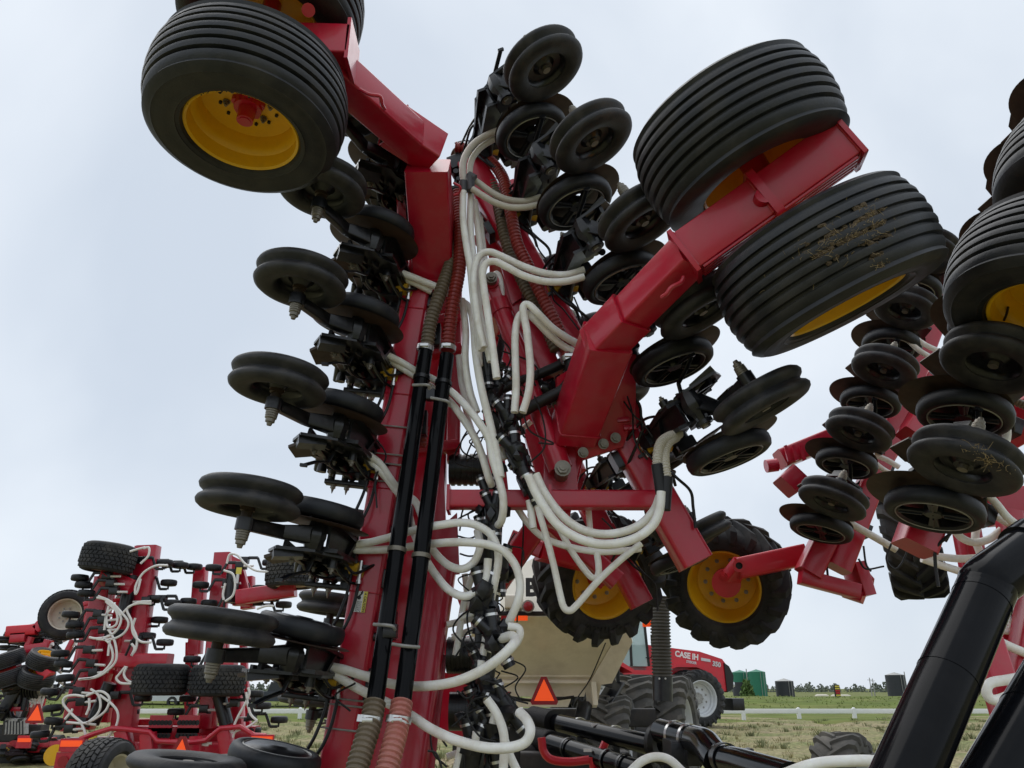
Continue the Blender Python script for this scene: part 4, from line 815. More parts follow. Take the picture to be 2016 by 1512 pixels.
hose([(610, 1297, 4.38), (636, 1309, 4.42), (680, 1319, 4.44), (721, 1332, 4.45), (769, 1346, 4.40), (814, 1351, 4.35), (858, 1349, 4.2), (903, 1340, 4.1), (948, 1320, 4.05), (983, 1296, 4.0), (1008, 1272, 4.0), (1015, 1260, 4.05), (1007, 1252, 4.1), (988, 1257, 4.2)], r=.0245)
hose([(624, 1310, 4.42), (650, 1322, 4.46), (690, 1347, 4.46), (725, 1366, 4.44), (765, 1385, 4.42), (809, 1409, 4.3), (845, 1433, 4.2), (886, 1453, 4.1), (927, 1466, 4.05), (968, 1473, 4.0), (1008, 1471, 4.0), (1035, 1460, 4.0), (1044, 1438, 4.0), (1036, 1416, 4.05), (1022, 1402, 4.1)], r=.0245)
hose([(958, 1376), (975, 1400), (987, 1427), (993, 1458), (991, 1512), (988, 1560)], 4.2, .023); hose([(993, 1455), (1005, 1490), (1024, 1530)], 4.3, .022); hose([(908, 1470), (902, 1500), (890, 1550)], 4.4, .022)
hose([(1016, 1268), (1024, 1250), (1020, 1236), (1000, 1233)], 4.2, .02)
# big double loop to the lower right opener
hose([(1040, 936), (1058, 976), (1088, 1022), (1120, 1050), (1163, 1068), (1207, 1071), (1252, 1059), (1285, 1034), (1299, 1001), (1302, 968)], 3.95, .024)
hose([(1055, 933), (1073, 971), (1103, 1011), (1137, 1038), (1178, 1051), (1222, 1048), (1261, 1032), (1288, 1003), (1300, 972)], 4.08, .0225)
for a_, b_ in (((1294, 915), (1302, 972)), ((1313, 940), (1309, 1004))): P(MB().cyl(at(*a_, 3.97), at(*b_, 3.97), .033, .03, n=18), 'rubber_sleeve', HOSEK)
ribbed([(1294, 922, 3.97), (1295, 895, 3.97), (1301, 872, 3.99), (1316, 860, 4.03), (1338, 854, 4.1)], .026, HOSEC, 'ribbed_seed_hose', .014, .07); ribbed([(1314, 948, 3.97), (1309, 915, 3.97), (1309, 888, 4.0), (1317, 870, 4.03), (1332, 860, 4.1)], .026, HOSEC, 'ribbed_seed_hose', .014, .07)
hose([(1017, 998), (1040, 1031), (1070, 1058), (1118, 1076), (1177, 1086), (1230, 1084), (1262, 1080)], 4.5, .0195)
hose([(1052, 975), (1062, 1010), (1073, 1048), (1089, 1108), (1103, 1172), (1110, 1195), (1120, 1202), (1134, 1193), (1179, 1142), (1222, 1102), (1262, 1070)], 4.3, .019)
hose([(1090, 1020), (1106, 1050), (1131, 1094), (1158, 1130), (1170, 1138), (1178, 1130), (1178, 1108), (1174, 1085)], 4.5, .019); hose([(1158, 998), (1161, 1035), (1164, 1078)], 4.6, .018)
for i, pts in enumerate(([(938, 1110), (915, 1180), (905, 1240), (897, 1290)], [(962, 1040), (955, 1100), (958, 1160)], [(880, 1230), (920, 1220), (945, 1210)], [(890, 1255), (930, 1240)], [(915, 1130), (925, 1200), (945, 1260), (955, 1300)], [(880, 1490), (930, 1470), (960, 1440)], [(975, 930), (972, 990), (968, 1030)], [(905, 740), (915, 800), (930, 850)], [(1000, 860), (1030, 842), (1045, 830)])): hose(pts, 4.7 + .05 * i, .02)
for pts in ([(965, 1120), (963, 1155), (960, 1182)], [(958, 1235), (955, 1265), (950, 1290)], [(1003, 845), (1012, 870), (1018, 890)], [(1042, 985), (1046, 1010), (1050, 1040)], [(948, 1300), (945, 1325)], [(985, 880), (992, 905)], [(975, 1400), (970, 1425)], [(938, 1440), (934, 1475)], [(968, 1045), (966, 1075)], [(905, 1215), (935, 1205), (960, 1195)]): hose(pts, 4.33, .021)
# ---- black distribution towers, Y pieces and clamps
rw0 = random.Random(31)
def wye(px, py, Y, ang, s=1.0):
    c = at(px, py, Y); d = V(math.sin(ang), 0, -math.cos(ang)); e = V(math.cos(ang), 0, math.sin(ang))
    m = MB().cyl(c - d * .06 * s, c + d * .06 * s, .052 * s, .035 * s, n=12); m.cyl(c + d * .05 * s, c + d * .14 * s, .032 * s, n=14)
    for g_ in (-1, 1): m.cyl(c - d * .03 * s, c - d * .15 * s + e * .045 * s * g_, .030 * s, n=14)
    m.box(c + V(0, .03, 0), (.10 * s, .08 * s, .12 * s), (e, V(0, 1, 0), d), bev=.02)
    for _ in range(5): m.ico(c + RNG.normal(0, .035 * s, 3), .045 * s * rw0.uniform(.6, 1.1), .6)
    w_ = P(m, 'distribution_tower', BLK)
    for g_ in (-1, 1): q = c - d * .125 * s + e * .036 * s * g_; m = MB().lathe([(-.007, .031 * s), (-.007, .034 * s), (.007, .034 * s), (.007, .031 * s)], q, nrm(-d * .12 + e * .045 * g_), n=18); P(m, 'clamp_band', STEELB, par=w_)
    m = MB().lathe([(-.007, .033 * s), (-.007, .036 * s), (.007, .036 * s), (.007, .033 * s)], c + d * .11 * s, d, n=18)
    P(m, 'clamp_band', STEELB, par=w_); return w_
for a in ((958, 725, 4.35, .1), (975, 775, 4.4, -.4), (1002, 828, 4.3, .3), (988, 845, 4.45, .35), (1020, 900, 4.25, .42, 1.1), (1040, 950, 4.3, .4), (960, 985, 4.45, .0), (972, 1015, 4.4, .1), (955, 1065, 4.5, 0), (962, 1090, 4.45, .1), (950, 1185, 4.32, -.1, 1.2), (965, 1215, 4.4, .1), (978, 1262, 4.25, .5, 1.05), (950, 1330, 4.5, .1), (962, 1362, 4.35, .2, 1.0), (1000, 1398, 4.3, .7, 1.0), (940, 1415, 4.45, 0, 1.1), (970, 1450, 4.4, .2, 1.1), (930, 1490, 4.4, -.1, 1.2), (985, 1125, 4.5, 0), (1085, 770, 4.5, 1.2), (1040, 745, 4.5, .9)): wye(*a)
for a_, b_ in (((885, 925, 5.0), (960, 925, 5.0)), ((880, 1290, 5.0), (935, 1290, 5.0)), ((885, 1400, 5.0), (925, 1400, 5.0))):
    m = MB().cyl(at(*a_), at(*b_), .10, n=20)
    for t_ in np.linspace(.1, .9, 6): c_ = at(*a_) * (1 - t_) + at(*b_) * t_; m.lathe([(-.012, .10), (-.012, .108), (.012, .108), (.012, .10)], c_, at(*b_) - at(*a_), n=20)
    P(m, 'blower_housing', BLK)
pbar((1000, 620, 4.75), (960, 800, 4.7), .05, .05, 'tower_post', BLK); pbar((1085, 690, 4.6), (1075, 800, 4.6), .07, .05, 'tower_post', BLK); pbar((960, 960, 4.75), (930, 1560, 4.7), .06, .06, 'tower_post', BLK); pbar((985, 1000, 4.9), (955, 1560, 4.8), .04, .04, 'tower_post', BLK)
# wiring and thin black hydraulic lines
rw = random.Random(21)
def wire(pts, Y, r=.0055): return P(MB().tube([at(p[0], p[1], Y) for p in pts], r, n=6, sm=6), 'wiring_cable', HOSEK)
for pts, Y in (([(980, 660), (1005, 690), (1000, 720), (975, 730)], 4.3), ([(985, 690), (1040, 710), (1060, 735), (1030, 770)], 4.35), ([(1000, 760), (1040, 740), (1055, 760)], 4.3), ([(1052, 780), (1070, 830), (1072, 880), (1045, 910), (1050, 920)], 4.2), ([(1030, 815), (1045, 850), (1090, 873), (1060, 872)], 4.2), ([(925, 840), (908, 870), (912, 890), (940, 905)], 4.6), ([(955, 830), (930, 870), (918, 905), (945, 890)], 4.6), ([(1020, 790), (1028, 850), (1034, 862)], 4.3),
    ([(935, 1005), (905, 1020), (898, 1030)], 4.5), ([(945, 1000), (922, 1012), (930, 1035)], 4.5), ([(960, 1010), (915, 1000), (905, 1045)], 4.5), ([(900, 1055), (925, 1060), (945, 1050)], 4.5), ([(905, 1090), (925, 1095), (950, 1090)], 4.5), ([(940, 1190), (905, 1215), (892, 1240), (910, 1265), (930, 1285)], 4.3), ([(935, 1180), (920, 1210), (925, 1250), (945, 1290)], 4.3), ([(895, 1295), (915, 1270), (950, 1265), (960, 1280)], 4.3), ([(905, 1290), (920, 1245), (960, 1240), (985, 1245)], 4.3),
    ([(1030, 1020), (1030, 1060), (1026, 1120), (1020, 1170), (1018, 1225)], 4.6), ([(955, 1340), (985, 1350), (1010, 1375), (1040, 1385)], 4.2), ([(960, 1370), (930, 1380), (920, 1410), (945, 1450), (975, 1460)], 4.2), ([(900, 1360), (920, 1375), (940, 1360)], 4.3), ([(890, 1430), (930, 1400), (980, 1390)], 4.3), ([(880, 1470), (850, 1430), (852, 1480), (880, 1510)], 4.3), ([(842, 1478), (860, 1485), (875, 1530)], 4.1),
    ([(1028, 480), (1040, 520), (1050, 560), (1065, 590)], 4.5), ([(1030, 415), (1045, 450), (1060, 490), (1080, 520), (1085, 560), (1090, 590), (1110, 610), (1140, 650)], 4.4), ([(1130, 585), (1145, 620), (1160, 655)], 4.5), ([(1235, 780), (1245, 815), (1248, 860), (1262, 890), (1275, 905)], 4.3), ([(1228, 790), (1250, 820), (1265, 832), (1285, 860)], 4.3), ([(895, 282), (915, 277), (935, 279)], 4.6), ([(1185, 1020), (1205, 1040), (1225, 1065)], 4.8),
    ([(715, 830), (722, 850), (745, 870), (760, 900), (740, 940), (742, 1000)], 4.45), ([(790, 1340), (800, 1380), (790, 1420), (760, 1500)], 4.4), ([(700, 1345), (660, 1370), (690, 1400)], 4.4), ([(1195, 1000), (1215, 1040)], 4.9)):
    wire(pts, Y)
for _ in range(26):
    x, y = rw.uniform(930, 1015), rw.choice([rw.uniform(680, 860), rw.uniform(960, 1500)]); Y = rw.uniform(4.3, 4.6)
    wire([(x, y), (x + rw.uniform(-35, 35), y + rw.uniform(10, 30)), (x + rw.uniform(-40, 40), y + rw.uniform(20, 60)), (x + rw.uniform(-20, 20), y + rw.uniform(40, 80))], Y, .0045)
# hydraulic valve stacks against the left toolbar
for k in range(6):
    c_ = LT0 + LU * (SPC * k + .12) + V(.17, -.04, 0)
    m = MB().box(c_, (.07, .08, .16), bev=.01).cyl(c_ + V(-.02, -.05, .03), c_ + V(-.02, -.09, .03), .02, n=10).cyl(c_ + V(.0, -.05, -.04), c_ + V(.0, -.1, -.04), .016, n=8).cyl(c_ + V(-.10, 0, -.06), c_ + V(.02, 0, -.06), .025, n=10)
    P(m, 'valve_block', BLK)
# caution decal on the left toolbar
dc, dX, dZ = at(709, 1184, TY - .125), nrm(at(722, 1185, TY) - at(696, 1183, TY)), nrm(LU)
dN = nrm(np.cross(dX, dZ)); dc = V(dc[0], TY - .108, dc[2])
d = P(MB().box(dc, (.066, .004, .115), (dX, -dN, dZ), bev=0), 'caution_decal', LABELW)
P(MB().box(dc + dX * .022 + dN * .001, (.022, .004, .115), (dX, -dN, dZ), bev=0), 'decal_band', LABELY, par=d)
Mx = mat4(dc + dX * .022 + dN * .0045 - dZ * .012, -dZ, dX, dN); text_obj('decal_text', 'CAUTION', Mx, .019, INK, d, .0004, bold=.0004)
dl = MB(); rl = random.Random(2)
for i_ in range(4):
    z_ = -.048
    while z_ < .012 - .006 * (i_ % 2): w_ = rl.uniform(.004, .010); dl.box(dc + dX * (.004 - .0075 * i_) + dN * .0022 + dZ * (-.0 - z_ - .046 - w_ / 2), (.0028, .001, w_), (dX, -dN, dZ), bev=0); z_ += w_ + .0025
P(dl, 'decal_small_print', INK, par=d)
P(MB().cyl(dc + dN * .003 + dZ * .022 - dX * .012, dc + dN * .0045 + dZ * .022 - dX * .012, .011, n=18).prism([(-.004, .01), (.012, .03), (.018, .024), (.004, .006)], dc + dN * .004 + dZ * .022 - dX * .012, dX, dZ, .001).prism([(.003, .034), (.014, .046), (.02, .038), (.012, .028)], dc + dN * .004 + dZ * .015 - dX * .012, dX, dZ, .001), 'decal_pictogram', INK, par=d)
tri = [(-.006, 0), (.006, 0), (0, .01)]; P(MB().prism(tri, dc + dX * .022 + dN * .004 + dZ * .04, dX, dZ, .001), 'decal_pictogram', INK, par=d)
# dried mud and straw caught on the lower right gauge wheel
mudm, stm = MB(), MB(); ax_, u_, v_ = frame(GRa, (0, 1, 0)); rm = random.Random(4)
def on_tread(px, py):
    o = V(0, 0, CAMZ); d = at(px, py, 3) - o; best = None
    for t in np.linspace(.6, 1.4, 400):
        p = o + d * t; w = p - GR2; al = np.dot(w, GRa); rr = np.linalg.norm(w - GRa * al)
        if rr < .51 - .035 * (min(1.2, abs(al) / .184)) ** 2.2 and abs(al) < .21: return p, nrm(w - GRa * al)
    return None, None
for cx, cy, sx, sy, n in ((1700, 425, 14, 12, 60), (1655, 465, 22, 9, 60), (1620, 495, 20, 8, 45), (1725, 445, 12, 14, 40), (1690, 470, 25, 12, 40), (1732, 515, 8, 10, 30), (1560, 520, 60, 40, 14), (1650, 440, 80, 40, 24), (1480, 250, 60, 60, 0)):
    for _ in range(n):
        p, nn = on_tread(rm.gauss(cx, sx), rm.gauss(cy, sy))
        if p is None: continue
        a, u, v = frame(nn)
        if sx < 40: rr_ = rm.uniform(.004, .017); mudm.loft([[p - nn * .004 + (u * math.cos(t_) * w_ + v * math.sin(t_)) * rr_ * rm.uniform(.7, 1.2) * k_ + nn * .010 * rm.uniform(.5, 1.2) * (1 - k_) for t_ in np.linspace(0, 6.283, 8)[:-1]] for w_ in (rm.uniform(.8, 2.0),) for k_ in (1, .75, .3)])
        if rm.random() < .75: strands(stm, p, 1, (.006, .006, .004), .024, (u, v, nn), .0006)
P(mudm, 'dried_mud', MUD, 0)['kind'] = 'stuff'; P(stm, 'straw', STRAW, 0)['kind'] = 'stuff'

# ================================================================== RIGHT SEED DRILL WING
drill2 = thing('seed_drill', 'red seed drill at the right edge with stacked packer wheels and ribbed tyres', 'seed drill', (3.4, 5.5, 0), 'red seed drills')
KU, KD = V(math.sin(math.radians(28)), 0, math.cos(math.radians(28))), V(-math.cos(math.radians(28)), 0, math.sin(math.radians(28)))
def Q(m, name, ma=None, sm=38, par=None): return m.build(name, ma or RED, par or drill2, sm)
KP0 = V(2.417, 5.70, 2.635); KT0 = KP0 + FW * .92 - KD * .476
for k in range(0, 5): instance(OPENER_R, drill2, mat4(KT0 + KU * SPC * k, FW, KU, KD) @ jm())
KR = at(1895, 905, 3.58); KRT = KR + FW * .92 - KD * .476
for k in range(0, 6): instance(OPENER_R, drill2, mat4(KRT + KU * SPC * k, FW, KU, KD) @ jm())
def qbar(a, b, w, h, name, ma=None, up=(0, 1, 0), r=None): return Q(MB().beam(at(*a) if len(a) == 3 and a[0] > 20 else a, at(*b) if len(b) == 3 and b[0] > 20 else b, w, h, up, r), name, ma)
e0 = at(1800, 1080, 4.45); Q(MB().beam(e0, e0 + KU * 3.4 + V(.05, 0, 0), .20, .20, (0, 1, 0)), 'toolbar')
for px_, py_, ma_ in ((1590, 1130, RED), (1648, 1120, RED)):
    e1 = at(px_, py_, 6.5); Q(MB().beam(e1, e1 + KU * (3.2 if px_ > 1600 else .5) + V(.05, 0, 0), .19, .19, (0, 1, 0)), 'toolbar', ma_)
qbar((1575, 1135, 6.5), (1690, 1165, 6.5), .12, .12, 'end_rail'); qbar((1680, 1110, 6.6), (1700, 1175, 6.6), .10, .3, 'hitch_bracket'); qbar((1690, 1120, 6.6), (1715, 1150, 6.5), .05, .12, 'hitch_bracket'); qbar((1660, 1165, 6.6), (1700, 1178, 6.5), .08, .08, 'hitch_bracket')
# wing tip box with pin
qbar((1535, 905, 6.9), (1640, 862, 6.9), .17, .20, 'wing_tip_box'); Q(MB().cyl(at(1508, 918, 6.85), at(1530, 915, 6.85), .06, n=18), 'tip_pin'); qbar((1545, 960, 6.9), (1570, 935, 6.9), .20, .25, 'tip_bracket')
for x_ in (1545, 1560, 1575): Q(MB().plate([at(x_ - 2, 878, 6.75), at(x_ + 3, 876, 6.75), at(x_ + 12, 905, 6.75), at(x_ + 6, 908, 6.75)], .02), 'rib_plate')
# castor wheel on this wing
LW2c, LW2a = V(2.052, 7.544, 2.254), nrm((-.38, -.845, -.378)); instance(LUGGED, drill2, wheel_M(LW2c, LW2a, 2.2))
Q(MB().beam(at(1452, 1120, 6.95), at(1585, 1092, 6.9), .16, .18, (0, 0, 1), r=.02), 'castor_arm', REDB); Q(MB().beam(at(1440, 1135, 7.1), at(1462, 1108, 6.92), .15, .12, (0, 0, 1)), 'castor_knuckle', REDB)
Q(MB().cyl(at(1430, 1148, 7.2), LW2c, .13, n=20).bolt(at(1424, 1135, 7.0), (-.3, -.8, -.3), .03, .02), 'castor_hub', REDB)
c_ = at(1455, 1114, 6.83); Q(MB().lathe([(0, .03), (0, .055), (.03, .055), (.03, .03)], c_, (-.25, -1, -.1), n=20), 'pin_bush', REDB); Q(MB().cyl(c_, c_ + V(0, -.008, 0), .03, n=18), 'pin_bore', INK)
instance(LUGGED, drill2, wheel_M(at(1792, 1062, 7.9), nrm((.88, -.45, .02)), .2))
# red framework behind the rear rank
for a_, b_, w_ in (((1890, 900, 5.2), (2060, 800, 4.8), .26), ((1950, 1000, 4.9), (2080, 990, 4.9), .22), ((1830, 1010, 5.6), (1960, 1010, 5.6), .14), ((1790, 860, 5.6), (1830, 790, 5.7), .16), ((1720, 940, 6.6), (1860, 700, 6.8), .14), ((1900, 1030, 4.9), (1925, 1160, 4.9), .13), ((1985, 1010, 4.6), (2040, 1300, 4.4), .12), ((1940, 1260, 4.2), (1990, 1420, 4.1), .13), ((1940, 1270, 4.6), (2030, 1180, 4.6), .1), ((1990, 1450, 4.4), (2060, 1060, 4.4), .14), ((1930, 1290, 4.9), (1985, 1395, 4.9), .12), ((2000, 1230, 4.9), (2010, 1400, 4.9), .1)):
    qbar(a_, b_, w_, w_, 'frame_tube')
# gauge wheels at the picture's edge
W1 = at(2098, 566, 3.25); W2 = W1 + KU * .72 + V(.06, 0, 0)
instance(RIBBED, drill2, wheel_M(W1, -KU, .5)); instance(RIBBED, drill2, wheel_M(W2, KU, .5))
Q(MB().beam((W1 + W2) / 2 + V(-.05, .1, 0), (W1 + W2) / 2 + V(.9, .8, -.3), .2, .2, (0, 0, 1)), 'axle_box')
def qhose(pts, Y=5, r=.0225, ma=HOSE): return Q(MB().tube([at(p[0], p[1], p[2] if len(p) > 2 else Y) for p in pts], r, n=12, sm=6), 'seed_hose', ma)
qhose([(1665, 1025), (1700, 1045), (1735, 1065), (1765, 1082)], 6.3, .03); qhose([(1818, 1090), (1850, 1096), (1890, 1100), (1930, 1098)], 4.6); qhose([(1815, 1100), (1850, 1112), (1900, 1128)], 4.6)
qhose([(1935, 965), (1960, 990), (1985, 1020), (2010, 1035), (2040, 1030)], 4.4); qhose([(1960, 1015), (1985, 1030), (2020, 1045)], 4.5); qhose([(1875, 1040), (1895, 1060), (1920, 1068), (1950, 1060), (1975, 1040)], 4.6); qhose([(1975, 820), (1982, 850), (1978, 880)], 4.3, .024)
qhose([(1925, 1030), (1920, 1060), (1930, 1090)], 4.7); qhose([(1790, 672), (1810, 690), (1835, 705), (1850, 715)], 6); qhose([(1795, 660), (1820, 678), (1845, 690)], 6.0); qhose([(1720, 895), (1745, 905), (1770, 920)], 6.2); qhose([(1715, 905), (1740, 925), (1770, 940)], 6.2)
qhose([(2030, 1330), (1985, 1338), (1950, 1345), (1942, 1362), (1955, 1378), (1985, 1370), (2030, 1340)], 4.0, .024); qhose([(1965, 1262), (2000, 1278), (2030, 1290)], 4.3, .024); qhose([(1970, 1240), (2000, 1240), (2040, 1232)], 4.5, .024); qhose([(1985, 1190), (2000, 1215), (2030, 1225)], 4.6, .022); qhose([(1978, 1200), (1990, 1225), (2020, 1240)], 4.5, .022)
qhose([(2040, 700), (1990, 690), (1900, 690), (1850, 725)], 5.6); ribb = Q(MB().corr([at(1985, 785, 4.6), at(2010, 795, 4.6), at(2050, 810, 4.6)], .026, .02, .1), 'ribbed_hose', HOSET)
for pts in ([(1755, 1070), (1745, 1100), (1760, 1120), (1775, 1110), (1790, 1075)], [(1700, 1075), (1705, 1110), (1715, 1125)], [(1690, 1100), (1705, 1120), (1740, 1115)], [(1960, 1330), (1990, 1315), (2030, 1325)]):
    Q(MB().tube([at(p[0], p[1], 6.2) for p in pts], .008, n=6, sm=6), 'wiring_cable', HOSEK)
# straw caught on two packers
stm = MB()
for cx, cy, Y, n in ((1925, 890, 3.36, 60), (1950, 910, 3.36, 70), (1975, 925, 3.4, 50)):
    c_ = at(cx, cy, Y); strands(stm, c_, n, (.028, .012, .008), .032, (V(.9, 0, -.3), V(0, 1, 0), V(0, 0, 1)), .0008)
Q(stm, 'straw', STRAW, 0)['kind'] = 'stuff'

# ================================================================== FAR RED DRILL ON THE LEFT
DY = 12.6
far = thing('seed_drill', 'red seed drill folded upright at the left with block tread tyres and looping white hoses', 'seed drill', (-5.6, DY, 0), 'red seed drills')
def R_(m, name, ma=None, sm=38, par=None): return m.build(name, ma or RED, par or far, sm)
zf = lambda zx, zy, Y=DY: at(zx / 3.36, 1050 + zy / 3.36, Y)     # study-crop coordinates of the left corner
def fbar(a, b, w, h=None, name='frame_tube', dy=0, dy2=None, ma=None): return R_(MB().beam(zf(*a, DY + dy), zf(*b, DY + (dy if dy2 is None else dy2)), w, h, (0, 1, 0)), name, ma)
# tall wing tubes
fbar((985, 85), (820, 1290), .33, .24, 'wing_tube'); fbar((930, 90), (700, 900), .12, .2, 'wing_tube', .5); fbar((700, 300), (480, 1310), .28, .24, 'wing_tube'); fbar((640, 430), (520, 900), .16, .2, 'wing_tube', .8); fbar((760, 690), (560, 1290), .24, .22, 'wing_tube', .3)
fbar((1480, 130), (1440, 520), .26, .2, 'wing_tube', .2); fbar((1330, 230), (1290, 800), .2, .2, 'wing_tube', .6); fbar((1640, 290), (1640, 500), .2, .2, 'wing_tube', .5); fbar((1440, 640), (1370, 1290), .24, .24, 'wing_tube'); fbar((1560, 1000), (1570, 1330), .2, .22, 'wing_tube', .2); fbar((1270, 720), (1260, 1290), .15, .2, 'wing_tube', .8)
R_(MB().plate([zf(1540, 150), zf(1600, 180), zf(1680, 480), zf(1545, 480)], .12), 'wing_plate'); R_(MB().plate([zf(640, 290), zf(760, 280), zf(880, 340), zf(700, 420)], .2), 'wing_plate')
for k in range(7): fbar((560 + 6 * k, 470 + 30 * k), (680, 430 + 34 * k), .07, .1, 'ladder_rung', .3)
for a_, b_, w_ in (((870, 120), (740, 700), .10), ((760, 300), (600, 1000), .10), ((1010, 100), (870, 1000), .08), ((600, 480), (470, 1180), .10), ((1400, 560), (1330, 1290), .08), ((1500, 560), (1470, 1250), .10), ((900, 700), (860, 1290), .12), ((1600, 560), (1640, 1300), .10), ((840, 480), (690, 1250), .14)): fbar(a_, b_, w_, w_ * 1.2, 'truss_rail', .6)
for k in range(9): fbar((690 + 22 * k % 60, 360 + 90 * k), (860 - 10 * k, 330 + 100 * k), .06, .06, 'truss_brace', .4)
# hydraulic cylinders, black
for a_, b_ in (((730, 990), (610, 1260)), ((870, 280), (815, 560)), ((1450, 1070), (1500, 1270)), ((1545, 240), (1525, 460))): R_(MB().cyl(zf(*a_, DY - .2), zf(*b_, DY - .2), .10, n=16), 'fold_cylinder', BLK)
# wheel arms and wheels
fbar((690, 260), (880, 360), .22, .2, 'wheel_arm', -.3); fbar((770, 842), (1125, 842), .20, .26, 'wheel_arm', -.3); fbar((1570, 425), (1955, 370), .22, .2, 'wheel_arm', -.3); fbar((1480, 868), (1560, 868), .2, .2, 'wheel_arm', -.3)
for zx, zy, ax in ((718, 165, (0.1, 0, 1)), (1065, 968, (0, 0, 1)), (1440, 975, (0, 0, 1)), (1935, 265, (-.03, 0, 1))): instance(BLOCK, far, wheel_M(zf(zx, zy, DY - .5), -V(ax), zx) @ Matrix.Scale(.83, 4))
S83 = Matrix.Scale(.83, 4); instance(BLOCK, far, wheel_M(zf(440, 540, DY + .8), nrm((.35, -.9, 0)), .3) @ S83)
for zx, Y_ in ((705, 9.0),):
    c_ = zf(zx, 1400, Y_); instance(BLOCK, far, wheel_M(V(c_[0], Y_, .41), nrm((1, -.12, 0)), zx) @ S83)
R_(MB().beam(zf(715, 250, DY - .5), zf(700, 330, DY - .3), .14, .16, (0, 1, 0)), 'wheel_fork')
# small openers along the wings
def make_far_opener():
    m = MB().beam((.30, 0, .10), (.12, 0, .10), .05, .06, r=.01); m.beam((.12, 0, .10), (.02, .0, -.12), .03, .05, r=.008); m.beam((.02, 0, -.12), (-.12, 0, -.12), .03, .05, r=.008); m.box((.38, 0, .05), (.16, .12, .14), bev=.02); m.beam((.44, .0, .0), (.52, 0, .0), .06, .07)
    m.beam((-.14, 0, -.13), (-.14, 0, -.02), .03, .03)
    b = m.build('far_row_opener', BLK); s_ = [MB().lathe([(-.05, .06), (-.062, .10), (-.055, .14), (-.03, .157), (.03, .157), (.055, .14), (.062, .10), (.05, .06)], (-.14, 0, 0), (0, 0, 1), n=26, closed_prof=True).build('packer_tyre', RUBG, b, 60)]
    s_.append(MB().cyl((-.14, 0, -.05), (-.14, 0, .05), .065, n=14).build('wheel_hub', BLK, b)); s_.append(MB().cyl((.44, -.03, .03), (.66, -.05, .03), .022, n=8).build('seed_tube', HOSEF, b))
    return proto(b, s_)
FOP = make_far_opener()
for zx, zy in ((525, 295), (550, 343), (568, 397), (465, 540), (492, 602), (497, 667), (395, 793), (415, 868), (428, 952), (325, 1052), (343, 1150), (350, 1248), (262, 1325)):
    c_ = zf(zx, zy, DY - .5); instance(FOP, far, Matrix.Translation(Vector(c_ + V(.12, 0, 0))) @ Matrix.Rotation(random.uniform(-.12, .12), 4, 'Y') @ Matrix.Scale(.8, 4))
for zx, zy in ((1095, 195), (1198, 212), (1290, 222), (1120, 328), (1030, 432), (1148, 462), (1060, 573), (978, 678), (1095, 722), (950, 1090), (868, 1180), (1250, 450), (1690, 1062), (1740, 1140), (1850, 1232), (1675, 1305), (1725, 365), (1800, 430), (1880, 472), (1790, 195)):
    c_ = zf(zx, zy, DY + random.uniform(-.4, .3)); instance(FOP, far, mat4(c_ + V(-.12, 0, 0), (-1, 0, 0), (0, -1, 0), (0, 0, 1)) @ Matrix.Scale(.8, 4))
for zx, zy in ((1410, 228), (1325, 342), (1268, 833), (1240, 1092), (1162, 1180), (1380, 462)):
    c_ = zf(zx, zy, DY + random.uniform(-.3, .3)); instance(FOP, far, mat4(c_ + V(.12, 0, 0), (1, 0, 0), (0, 1, 0), (0, 0, 1)) @ Matrix.Scale(.8, 4))
# centre frame
fbar((820, 1330), (1700, 1330), .24, .26, 'main_frame_tube', .2); fbar((860, 1430), (1640, 1430), .2, .28, 'main_frame_tube', -.2); fbar((820, 1260), (1420, 1250), .14, .2, 'main_frame_tube', .8); fbar((450, 1400), (860, 1390), .2, .35, 'main_frame_tube', .1)
R_(MB().tube([zf(530, 1362, DY - .8), zf(640, 1320, DY - .8), zf(740, 1290, DY - .8), zf(830, 1295, DY - .8), zf(990, 1315, DY - .8), zf(1040, 1375, DY - .8), zf(1240, 1385, DY - .8), zf(1360, 1370, DY - .8), zf(1460, 1290, DY - .8), zf(1590, 1280, DY - .8), zf(1680, 1335, DY - .8), zf(1760, 1340, DY - .8)], .035, n=8, sm=0), 'light_bar')
for a_, b_ in (((810, 1300), (855, 1512)), ((1480, 1290), (1520, 1480)), ((1310, 1340), (1300, 1440)), ((980, 1320), (985, 1440))): fbar(a_, b_, .18, .2, 'frame_leg', -.7)
for x0, x1 in ((990, 1140), (1180, 1320)):
    cc = (zf(x0, 1262, DY - .4) + zf(x1, 1262, DY - .4)) / 2; w_ = zf(x1, 1262, DY - .4)[0] - zf(x0, 1262, DY - .4)[0]
    st = R_(MB().box(cc, (w_, .05, .24), (V(1, 0, 0), V(0, 1, 0), V(0, 0, 1))), 'walkway_step')
    R_(MB().box(cc - V(0, 0, .15), (w_, .05, .2)), 'walkway_step')
    mm = MB()
    for rr in (.02, -.15):
        for k in range(6): q_ = cc + V(-w_ / 2 + w_ * (k + .5) / 6, -.027, rr); mm.cyl(q_, q_ - V(0, .003, 0), .036, n=12)
    R_(mm, 'step_holes', INK, par=st)
